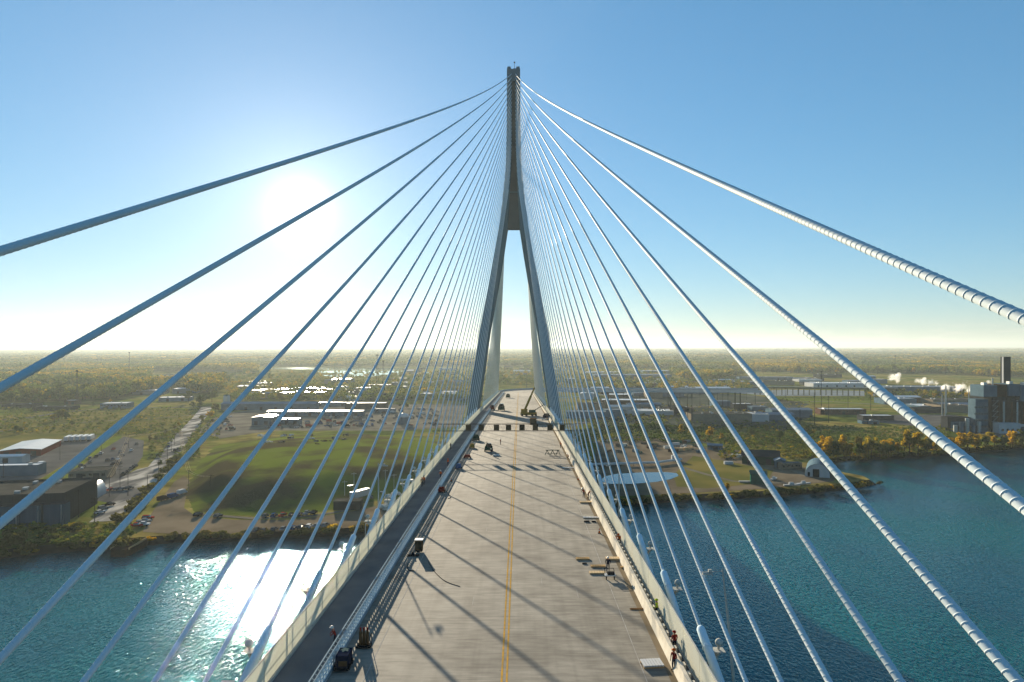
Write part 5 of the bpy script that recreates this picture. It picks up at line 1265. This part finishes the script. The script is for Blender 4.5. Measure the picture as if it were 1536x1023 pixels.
mast(1343, 553, 45, 3, 'far lattice pylon on the right forest skyline')

# ------------------------------------------------------------------ trees
def leaf_cloud(rng, centers, radii, n, size, flat=.8, rnd=.5):
    """n leaf clumps spread through the lobes: each a bent pair of triangles"""
    k = rng.choice(len(centers), n, p=np.array(radii) ** 2 / (np.array(radii) ** 2).sum())
    d = rng.normal(size=(n, 3)); d /= np.linalg.norm(d, axis=1)[:, None]
    r = radii[k] * (rng.random(n) ** .35)
    c = centers[k] + d * r[:, None] * np.array([1, 1, flat])
    nrm = d * .8 + rng.normal(size=(n, 3)) * rnd; nrm /= np.linalg.norm(nrm, axis=1)[:, None]
    u = np.cross(nrm, rng.normal(size=(n, 3))); u /= np.linalg.norm(u, axis=1)[:, None]; w = np.cross(nrm, u)
    s = size * rng.uniform(.6, 1.4, n)[:, None]
    V = np.stack([c - u * s - w * s * .3, c - w * s * .8 + nrm * s * .2, c + u * s + w * s * .1, c + w * s * .9 + nrm * s * .15], 1)
    idx = np.arange(n)[:, None] * 4
    return V.reshape(-1, 3), idx + np.array([0, 1, 2, 3])
CROWN = []
for i in range(7):
    rng = np.random.default_rng(100 + i); h = 12.0; tall = [1, .8, 1.25, .9, 1.5, .7, 1.1][i]; nl = 13
    ang = rng.uniform(0, 6.28, nl); zz = rng.uniform(.28, .92, nl); wid = 3.4 / tall ** .6 * np.sin(np.clip(zz, .15, .95) * math.pi) ** .6
    rad = rng.uniform(.35, 1.0, nl) * wid; cen = np.stack([rad * np.cos(ang), rad * np.sin(ang), zz * h], -1)
    lob = rng.uniform(.9, 1.8, nl) * (1.15 / tall ** .3); lob[0] = 2.0; cen[0] = (0, 0, h * .6)
    V, Fc = leaf_cloud(rng, cen, lob, 1150, .42)
    tk = MB(); tk.tube([(0, 0, -.3), (.1, 0, h * .3), (-.1, .1, h * .6), (0, 0, h * .88)], [.32, .24, .14, .04], 7)
    for j in range(1, 6): tk.tube([(0, 0, h * (.2 + .08 * j)), tuple(cen[j])], [.12, .04], 5)
    CROWN.append((V, Fc, tk))
CM = {}
def tree(loc, h, kind, label, group, seed, wide=1.0, name='tree', cat='tree'):
    r2 = random.Random(seed); i = r2.randrange(len(CROWN)); key = (i, kind)
    if key not in CM: CM[key] = npmesh('crown', CROWN[i][0], CROWN[i][1], M[kind])
    if ('t', i) not in CM: CM[('t', i)] = CROWN[i][2].mesh('trunk', 'trunk')
    t = thing(name, label, cat, loc, group); s = h / 12; t.scale = (s * wide, s * wide, s); t.rotation_euler = (0, 0, r2.uniform(0, 6.28))
    for n_, me in (('crown', CM[key]), ('trunk', CM[('t', i)])):
        o = bpy.data.objects.new(n_, me); COL.objects.link(o); o.parent = t
SHR = []
for i in range(5):
    rng = np.random.default_rng(300 + i); nl = 7
    cen = np.stack([rng.uniform(-1.1, 1.1, nl), rng.uniform(-1.1, 1.1, nl), rng.uniform(.4, 1.3, nl)], -1); V, Fc = leaf_cloud(rng, cen, rng.uniform(.5, .9, nl), 420, .24)
    SHR.append((V, Fc))
def shrub(loc, h, kind, label, group, seed, wide=1.0):
    r2 = random.Random(seed); i = r2.randrange(5); key = ('s', i, kind)
    if key not in CM: CM[key] = npmesh('shrub', SHR[i][0], SHR[i][1], M[kind])
    o = bpy.data.objects.new('shrub', CM[key]); COL.objects.link(o); o.location = loc; s = h / 2.1; o.scale = (s * wide, s * wide, s); o.rotation_euler = (0, 0, r2.uniform(0, 6.28)); tag(o, label, 'shrub', group)
rt = random.Random(77)
GOLD = [(1232, 687, 14, 'gold', 1), (1241, 690, 17, 'gold', .9), (1251, 691, 13, 'leaf', 1), (1266, 692, 17, 'gold', .7), (1275, 693, 11, 'gold', 1.2), (1289, 691, 10, 'leaf', 1.2), (1307, 690, 16, 'gold', .8), (1299, 691, 10, 'leaf', 1.2), (1320, 690, 12, 'leaf', 1.2), (1333, 688, 10, 'leaf', 1.1), (1347, 687, 9, 'gold', 1), (1364, 685, 17, 'gold', 1.1), (1377, 685, 15, 'gold', 1.2), (1391, 684, 11, 'leaf', 1.2), (1402, 683, 9, 'gold', 1.2), (1413, 681, 9, 'leaf', 1.3), (1427, 680, 10, 'gold', 1.2), (1440, 679, 14, 'gold', 1.2), (1452, 678, 13, 'gold', 1.3), (1465, 677, 12, 'gold', 1.2), (1478, 676, 9, 'leaf', 1.2), (1492, 675, 9, 'gold', 1.3), (1506, 675, 8, 'leaf', 1.3), (1519, 674, 9, 'gold', 1.2), (1530, 673, 8, 'leaf', 1.2)]
rg = random.Random(17)
for _ in range(34):
    x = rg.uniform(1236, 1536); yb = float(np.interp(x, [1238, 1300, 1400, 1536], [694, 688, 681, 671])); GOLD.append((x, yb - rg.uniform(0, 7), rg.uniform(6, 12), rg.choice(['gold', 'gold', 'leaf']), rg.uniform(.9, 1.4)))
GOLD.sort()
for i, (x, y, h, k, w) in enumerate(GOLD):
    tree(G(x, y - 2.5), h, k, f'{"golden" if k == "gold" else "olive green"} autumn tree, {ordn(i + 1)} from the left along the right river bank', 'trees along the right river bank', i + 5, w)
for i, (x, y, h, k) in enumerate([(1022, 652, 9, 'gold'), (1040, 655, 7, 'leaf'), (1065, 658, 10, 'gold'), (1082, 660, 6, 'gold'), (1000, 648, 7, 'leaf'), (940, 647, 7, 'leaf'), (925, 642, 6, 'leaf'), (955, 640, 5, 'gold'), (905, 644, 6, 'leaf'), (1128, 656, 8, 'leaf'), (1170, 662, 8, 'leaf'), (1110, 650, 7, 'leaf'), (1150, 650, 7, 'leaf'), (1198, 655, 8, 'gold'), (1208, 650, 8, 'leaf'), (1090, 738, 5, 'gold')]):
    tree(G(x, y), h, k, ['small golden tree in the scrub left of the right spit', 'small olive tree in the scrub behind the works yard'][k == 'leaf'], 'small trees in the right scrub', i + 60, 1.2)
LT = [(88, 630, 9), (82, 632, 8), (93, 629, 10), (100, 629, 8), (25, 650, 6), (32, 650, 4), (108, 640, 5), (300, 613, 14), (306, 606, 13), (318, 603, 14), (290, 612, 9), (323, 618, 11), (315, 628, 8), (303, 634, 7), (262, 645, 4), (248, 652, 5), (235, 661, 4), (225, 663, 5), (268, 640, 4), (283, 604, 14), (345, 606, 10), (420, 604, 12), (455, 602, 13), (470, 600, 12), (486, 600, 11), (495, 601, 12), (510, 598, 9), (610, 612, 6), (600, 611, 5), (240, 700, 4), (140, 610, 6), (165, 606, 6)]
LT.sort()
for i, (x, y, h) in enumerate(LT): tree(G(x, y), h * 1.1, 'gold' if i % 6 == 2 else 'leaf', f'olive tree scattered on the left plain, {ordn(i + 1)} from the left', 'scattered trees on the left plain', i + 200, 1.25)
re_ = random.Random(41)
for i in range(64):
    x = re_.uniform(-6, 345); y = float(np.interp(x, [-200, 0, 60, 110, 170, 230, 262, 290, 330, 345], [612, 607, 603, 602, 599, 587, 579, 591, 589, 566])) - re_.uniform(0, 5)
    tree(G(x, y), re_.uniform(14, 23), 'gold' if re_.random() < .12 else 'leaf', 'one of the tall trees along the front edge of the left forest', 'front trees of the left forest', i + 700, 1.15)
for i in range(40):
    x = re_.uniform(1020, 1500); y = float(np.interp(x, [1000, 1020, 1060, 1130, 1300, 1420, 1480, 1700], [553, 570, 574, 562, 561, 562, 566, 570])) - re_.uniform(0, 2)
    tree(G(x, y), re_.uniform(13, 22), 'gold' if re_.random() < .2 else 'leaf', 'one of the trees along the front edge of the right forest', 'front trees of the right forest', i + 800, 1.2)
# hedge along the riverside road and shore scrub
hedge = [(206, 760), (212, 752), (218, 745), (224, 738), (230, 731), (237, 724), (243, 717), (249, 710), (254, 703), (259, 697), (263, 690), (200, 768), (194, 776), (188, 783)]
for i, (x, y) in enumerate(hedge): shrub(G(x, y), rt.uniform(3, 5), 'shrub', f'brown green hedge shrub by the riverside road, {ordn(i + 1)} from the far end' if False else 'one of the brown green shrubs in the hedge along the riverside road', 'hedge shrubs along the riverside road', i, 1.3)
for i in range(60):
    x = rt.uniform(-5, 640); yb = np.interp(x, [a for a, _ in shore_px], [b for _, b in shore_px]); y = yb - rt.uniform(1.5, 9 if x < 160 else 5)
    shrub(G(x, y, 1.6), rt.uniform(1.6, 3.2), 'shrub' if rt.random() < .85 else 'gold', 'one of the dark shrubs lining the left river bank', 'shrubs lining the left bank', i + 40, 1.4)
for i in range(70):
    x = rt.uniform(905, 1320); yb = np.interp(x, [a for a, _ in shore_px[:20]], [b for _, b in shore_px[:20]]); y = yb - rt.uniform(1.2, 5)
    shrub(G(x, y, 1.6), rt.uniform(1.6, 3.4), 'shrub' if rt.random() < .9 else 'gold', 'one of the dark shrubs lining the right spit shore', 'shrubs lining the right spit', i + 140, 1.4)
for i in range(50):
    x = rt.uniform(1236, 1540); yb = np.interp(x, [1238, 1300, 1400, 1536], [697, 690, 684, 673]); y = yb - rt.uniform(1, 5)
    shrub(G(x, y, 1.6), rt.uniform(2.2, 4.5), 'shrub' if rt.random() < .7 else 'gold', 'one of the shrubs under the trees on the right river bank', 'shrubs under the right bank trees', i + 240, 1.4)
for i, (x, y, h) in enumerate([(18, 820, 6), (22, 812, 5), (75, 812, 3.5), (95, 800, 3.5), (110, 797, 4), (85, 803, 3.5), (183, 826, 4), (180, 828, 3)]):
    if i < 6: shrub(G(x, y), h, 'shrub', f'rounded bush on the near left shore, {ordn(i + 1)} from the left', 'rounded bushes on the left shore', i + 400, 1.2)
    else: shrub(rel(G(183, 832, 0), (i - 6.5) * 2, 3 + (i - 6) * 3, 2.0), h, 'shrub', ['front', 'rear'][i - 6] + ' bush growing inside the old barge', 'bushes in the old barge', i + 400, 1.0)

# mass vegetation -------------------------------------------------------
def blob(rng, n, size, rnd=.3):
    """unit canopy template (height 1): leaf clump quads"""
    cen = np.array([[0, 0, .62], [.18, .05, .5], [-.16, .1, .55], [0, -.18, .45], [.08, .15, .72], [-.1, -.1, .8]]); cen[1:] += rng.normal(size=(5, 3)) * .05
    V, Fc = leaf_cloud(rng, cen, np.array([.26, .2, .2, .2, .17, .14]), n, size, .9, rnd)
    return V
PAL = np.array([[.06, .095, .026], [.08, .12, .022], [.1, .13, .022], [.135, .16, .022], [.17, .16, .024], [.22, .195, .022], [.33, .235, .02], [.42, .27, .018]])
def to_px(P_): return PX + (P_[:, 0] - CAMX) / P_[:, 1] * F, PY + (CAMZ - GZ) / P_[:, 1] * F
def noise2(X, Y, s, seed):
    r = np.random.default_rng(seed); v = np.zeros(len(X))
    for _ in range(7):
        th = r.uniform(0, 6.28); f = s * r.uniform(.6, 1.8); v += np.sin((X * np.cos(th) + Y * np.sin(th)) * f + r.uniform(0, 6.28))
    return v / 7 ** .5
def scatter(name, Ppos, H, rng, n, size, label, pal=PAL, wide=1.0, jit=.2):
    T = [blob(rng, n, size) for _ in range(5)]; N = len(Ppos); k = rng.integers(0, 5, N); a = rng.uniform(0, 6.28, N)
    TV = np.stack(T)[k]                                   # N, 4n, 3
    ca, sa = np.cos(a)[:, None], np.sin(a)[:, None]
    X = (TV[:, :, 0] * ca - TV[:, :, 1] * sa) * H[:, None] * wide + Ppos[:, 0:1]; Y = (TV[:, :, 0] * sa + TV[:, :, 1] * ca) * H[:, None] * wide + Ppos[:, 1:2]; Z = TV[:, :, 2] * H[:, None] + Ppos[:, 2:3]
    V = np.stack([X, Y, Z], -1).reshape(-1, 3); Fc = np.arange(len(V)).reshape(-1, 4)
    me = npmesh(name, V, Fc, M['forest'])
    kk = (len(pal) * (.5 + .32 * noise2(Ppos[:, 0], Ppos[:, 1], .011, 8) + rng.normal(size=N) * jit)).astype(int) % len(pal)
    c = pal[kk] * rng.uniform(.8, 1.2, (N, 1)); col = np.repeat(np.concatenate([c, np.ones((N, 1))], 1), n, axis=0)
    at = me.attributes.new('treecol', 'FLOAT_COLOR', 'FACE'); at.data.foreach_set('color', col.astype(np.float32).ravel())
    o = bpy.data.objects.new(name, me); COL.objects.link(o); return tag(o, label, 'forest', kind='stuff')
# near forest blocks (survey of the tree edge, photo columns)
def edge_row(x):  # photo row of the front foot of the closed forest
    return np.interp(x, [-200, 0, 60, 110, 170, 230, 262, 290, 330, 345, 480, 640, 740, 850, 1000, 1020, 1060, 1130, 1300, 1420, 1480, 1700],
                     [612, 608, 604, 603, 600, 588, 580, 592, 590, 566, 549.5, 549, 549, 551, 553, 570, 574, 562, 561, 562, 566, 570])
rng = np.random.default_rng(5)
def band(y0, y1, dens, cap):
    A = (y1 - y0) * (1.62 * (y1 + y0) / 2); N = int(min(cap, A * dens)); Y = np.sqrt(rng.uniform(y0 ** 2, y1 ** 2, N)); X = CAMX + rng.uniform(-.80, .80, N) * Y
    P_ = np.stack([X, Y, np.full(N, GZ)], -1); px, py = to_px(P_); ok = (py < edge_row(px)) & ~((px > 225) & (px < 365) & (py > 557) & (py < 573)) & ~((px > 385) & (px < 650) & (py > 549) & (py < 568))
    ok &= noise2(P_[:, 0], P_[:, 1], .02, 12) > -1.05
    return P_[ok]
P1 = band(800, 1500, 1 / 90, 40000); px, py = to_px(P1)
H1 = 16 + 6 * noise2(P1[:, 0], P1[:, 1], .016, 1).clip(-1, 1.2) + rng.uniform(-4, 5, len(P1)); P1z = P1
o = scatter('forest', P1, H1.clip(9, 26), rng, 90, .07, 'dense autumn woodland nearest on the far plain')
P2 = band(1500, 3200, 1 / 150, 40000); keep = noise2(P2[:, 0], P2[:, 1], .006, 2) > -1.15; P2 = P2[keep]
scatter('forest', P2, (16 + 4 * noise2(P2[:, 0], P2[:, 1], .01, 3).clip(-1, 1) + rng.uniform(-3, 4, len(P2))).clip(9, 24), rng, 34, .12, 'autumn forest belt in the middle distance', wide=1.3, jit=.1)
P3 = band(3200, 8000, 1 / 900, 45000); keep = noise2(P3[:, 0], P3[:, 1], .003, 4) > -1.2; P3 = P3[keep]
scatter('forest', P3, rng.uniform(14, 26, len(P3)), rng, 16, .17, 'hazy forest belt towards the horizon', wide=2.4, jit=.07)
P4 = band(8000, 26000, 1 / 9000, 36000)
scatter('forest', P4, rng.uniform(16, 40, len(P4)), rng, 10, .2, 'faint forest at the horizon', wide=5, jit=.05)
# loose trees between the district buildings
def polys(px_rects, N, rng):
    out = []
    for (x0, x1, y0, y1, n) in px_rects:
        for _ in range(n): p = G(rng.uniform(x0, x1), rng.uniform(y0, y1)); out.append((p.x, p.y, GZ))
    return np.array(out)
Pd = polys([(340, 720, 560, 604, 1500), (840, 1010, 556, 585, 800), (1010, 1130, 575, 588, 200), (720, 850, 553, 580, 500), (1300, 1460, 592, 600, 120)], 0, rng)
scatter('district_trees', Pd, rng.uniform(6, 14, len(Pd)), rng, 60, .08, 'loose trees scattered among the distant districts', wide=1.1)
# undergrowth on the rough land
Pu = polys([(-10, 300, 612, 690, 2600), (285, 330, 625, 660, 120), (900, 1240, 640, 664, 1500), (1180, 1430, 640, 682, 1300), (1180, 1260, 664, 690, 300), (880, 1000, 622, 660, 500), (1080, 1210, 655, 690, 500), (0, 200, 790, 818, 260), (1150, 1480, 596, 604, 200), (960, 1220, 606, 640, 500)], 0, rng)
pxu, pyu = to_px(Pu)
bad = ((pxu > 96) & (pxu < 222) & (pyu > 653) & (pyu < 745)) | ((pxu < 150) & (pyu > 650) & (pyu < 745)) | ((pxu > 212) & (pyu > 600) & (pyu < 700) & (np.abs(pxu - np.interp(pyu, [611, 640, 662, 683, 710], [310, 287, 268, 252, 232])) < 10))
Pu = Pu[~bad]
scatter('undergrowth', Pu, rng.uniform(.8, 3.2, len(Pu)), rng, 26, .13, 'low bushes and tall weeds covering the rough land', pal=PAL[[1, 2, 3, 5, 6]], wide=1.7)

# ------------------------------------------------------------------ sky, sun, haze
w = bpy.data.worlds.new('World'); sc.world = w; w.use_nodes = True
nt = w.node_tree; N, L = nt.nodes, nt.links; bg = N['Background']
sky = N.new('ShaderNodeTexSky'); sky.sky_type = 'NISHITA'; sky.sun_disc = False
el = math.asin(SUNV.z); az = math.atan2(SUNV.x, SUNV.y)
sky.sun_elevation = el; sky.sun_rotation = az; sky.altitude = 0; sky.air_density = 1.0; sky.dust_density = .12; sky.ozone_density = 6.0
gm = N.new('ShaderNodeGamma'); gm.inputs['Gamma'].default_value = .6; L.new(sky.outputs[0], gm.inputs['Color'])
tint = N.new('ShaderNodeMixRGB'); tint.blend_type = 'MULTIPLY'; tint.inputs[0].default_value = 1; tint.inputs[2].default_value = (.95, 1.0, .98, 1); L.new(gm.outputs[0], tint.inputs[1])
# aureole of the low sun: forward scattering in the air round the sun's direction
tc = N.new('ShaderNodeTexCoord'); dt = N.new('ShaderNodeVectorMath'); dt.operation = 'DOT_PRODUCT'; dt.inputs[1].default_value = SUNV; L.new(tc.outputs['Generated'], dt.inputs[0])
def lobe(power, amp):
    mx = N.new('ShaderNodeMath'); mx.operation = 'MAXIMUM'; mx.inputs[1].default_value = 0; L.new(dt.outputs['Value'], mx.inputs[0])
    pw = N.new('ShaderNodeMath'); pw.operation = 'POWER'; pw.inputs[1].default_value = power; L.new(mx.outputs[0], pw.inputs[0])
    ml = N.new('ShaderNodeMath'); ml.operation = 'MULTIPLY'; ml.inputs[1].default_value = amp; L.new(pw.outputs[0], ml.inputs[0]); return ml
l0, l1, l2 = lobe(26, .38), lobe(170, .8), lobe(1500, 2.6)
a0 = N.new('ShaderNodeMath'); a0.operation = 'ADD'; L.new(l0.outputs[0], a0.inputs[0]); L.new(l1.outputs[0], a0.inputs[1])
ad = N.new('ShaderNodeMath'); ad.operation = 'ADD'; L.new(a0.outputs[0], ad.inputs[0]); L.new(l2.outputs[0], ad.inputs[1])
gl = N.new('ShaderNodeMixRGB'); gl.blend_type = 'ADD'; gl.inputs[0].default_value = 1; hsv = N.new('ShaderNodeHueSaturation'); hsv.inputs['Saturation'].default_value = 1.14; hsv.inputs['Value'].default_value = 1.0; L.new(tint.outputs[0], hsv.inputs['Color']); L.new(hsv.outputs[0], gl.inputs[1])
gc = N.new('ShaderNodeVectorMath'); gc.operation = 'SCALE'; gc.inputs[0].default_value = (1, .93, .82); L.new(ad.outputs[0], gc.inputs['Scale']); L.new(gc.outputs[0], gl.inputs[2])
# thin bank of far cumulus low over the right horizon
sp = N.new('ShaderNodeSeparateXYZ'); L.new(tc.outputs['Generated'], sp.inputs[0])
cmp_ = N.new('ShaderNodeMapping'); cmp_.inputs['Scale'].default_value = (22, 22, 150); L.new(tc.outputs['Generated'], cmp_.inputs['Vector'])
cn = N.new('ShaderNodeTexNoise'); cn.inputs['Scale'].default_value = 1; cn.inputs['Detail'].default_value = 6; L.new(cmp_.outputs[0], cn.inputs['Vector'])
def win(sock, a, b, c, d):
    x1 = N.new('ShaderNodeMapRange'); x1.inputs[1].default_value = a; x1.inputs[2].default_value = b; L.new(sock, x1.inputs[0])
    x2 = N.new('ShaderNodeMapRange'); x2.inputs[1].default_value = c; x2.inputs[2].default_value = d; x2.inputs[3].default_value = 1; x2.inputs[4].default_value = 0; L.new(sock, x2.inputs[0])
    mu = N.new('ShaderNodeMath'); mu.operation = 'MULTIPLY'; L.new(x1.outputs[0], mu.inputs[0]); L.new(x2.outputs[0], mu.inputs[1]); return mu
wz = win(sp.outputs['Z'], .002, .006, .012, .03); wx = win(sp.outputs['X'], .12, .3, .75, .95); wn = N.new('ShaderNodeMapRange'); wn.inputs[1].default_value = .5; wn.inputs[2].default_value = .62; L.new(cn.outputs['Fac'], wn.inputs[0])
mA = N.new('ShaderNodeMath'); mA.operation = 'MULTIPLY'; L.new(wz.outputs[0], mA.inputs[0]); L.new(wx.outputs[0], mA.inputs[1])
mB = N.new('ShaderNodeMath'); mB.operation = 'MULTIPLY'; L.new(mA.outputs[0], mB.inputs[0]); L.new(wn.outputs[0], mB.inputs[1])
mC = N.new('ShaderNodeMath'); mC.operation = 'MULTIPLY'; mC.inputs[1].default_value = .55; L.new(mB.outputs[0], mC.inputs[0])
cl_ = N.new('ShaderNodeMixRGB'); L.new(mC.outputs[0], cl_.inputs[0]); L.new(gl.outputs[0], cl_.inputs[1]); cl_.inputs[2].default_value = (2.9, 2.75, 2.55, 1)
L.new(cl_.outputs[0], bg.inputs['Color']); bg.inputs['Strength'].default_value = .088
sun = bpy.data.lights.new('sun', 'SUN'); sun.energy = 5.0; sun.angle = R(.5); sun.color = (1, .85, .63)
so = bpy.data.objects.new('sun', sun); COL.objects.link(so); so.rotation_euler = (-SUNV).to_track_quat('-Z', 'Y').to_euler(); so.location = (0, 0, 400)
hz = MB().box((0, 14800, 119), (60000, 30400, 246)).build('haze', [], None) if False else None
me = MB().box((0, 14800, 118), (60000, 30400, 242)).mesh('haze', []) 
hm = bpy.data.materials.new('haze air'); hm.use_nodes = True; hn = hm.node_tree; hn.nodes.clear()
ho = hn.nodes.new('ShaderNodeOutputMaterial'); pv = hn.nodes.new('ShaderNodeVolumePrincipled'); pv.inputs['Color'].default_value = (.5, .57, .58, 1); pv.inputs['Density'].default_value = 8e-5; pv.inputs['Anisotropy'].default_value = .3
hn.links.new(pv.outputs[0], ho.inputs['Volume']); me.materials.append(hm)
o = bpy.data.objects.new('haze', me); COL.objects.link(o); tag(o, kind='stuff')

sc.view_settings.view_transform = 'Standard'; sc.view_settings.look = 'None'; sc.view_settings.exposure = 1.75; sc.view_settings.gamma = 1
cy = sc.cycles; cy.use_denoising = True; cy.max_bounces = 6; cy.diffuse_bounces = 3; cy.glossy_bounces = 3; cy.transmission_bounces = 3; cy.volume_bounces = 2; cy.volume_step_rate = 1; cy.volume_max_steps = 128; cy.caustics_reflective = False; cy.caustics_refractive = False
cy.sample_clamp_indirect = 8
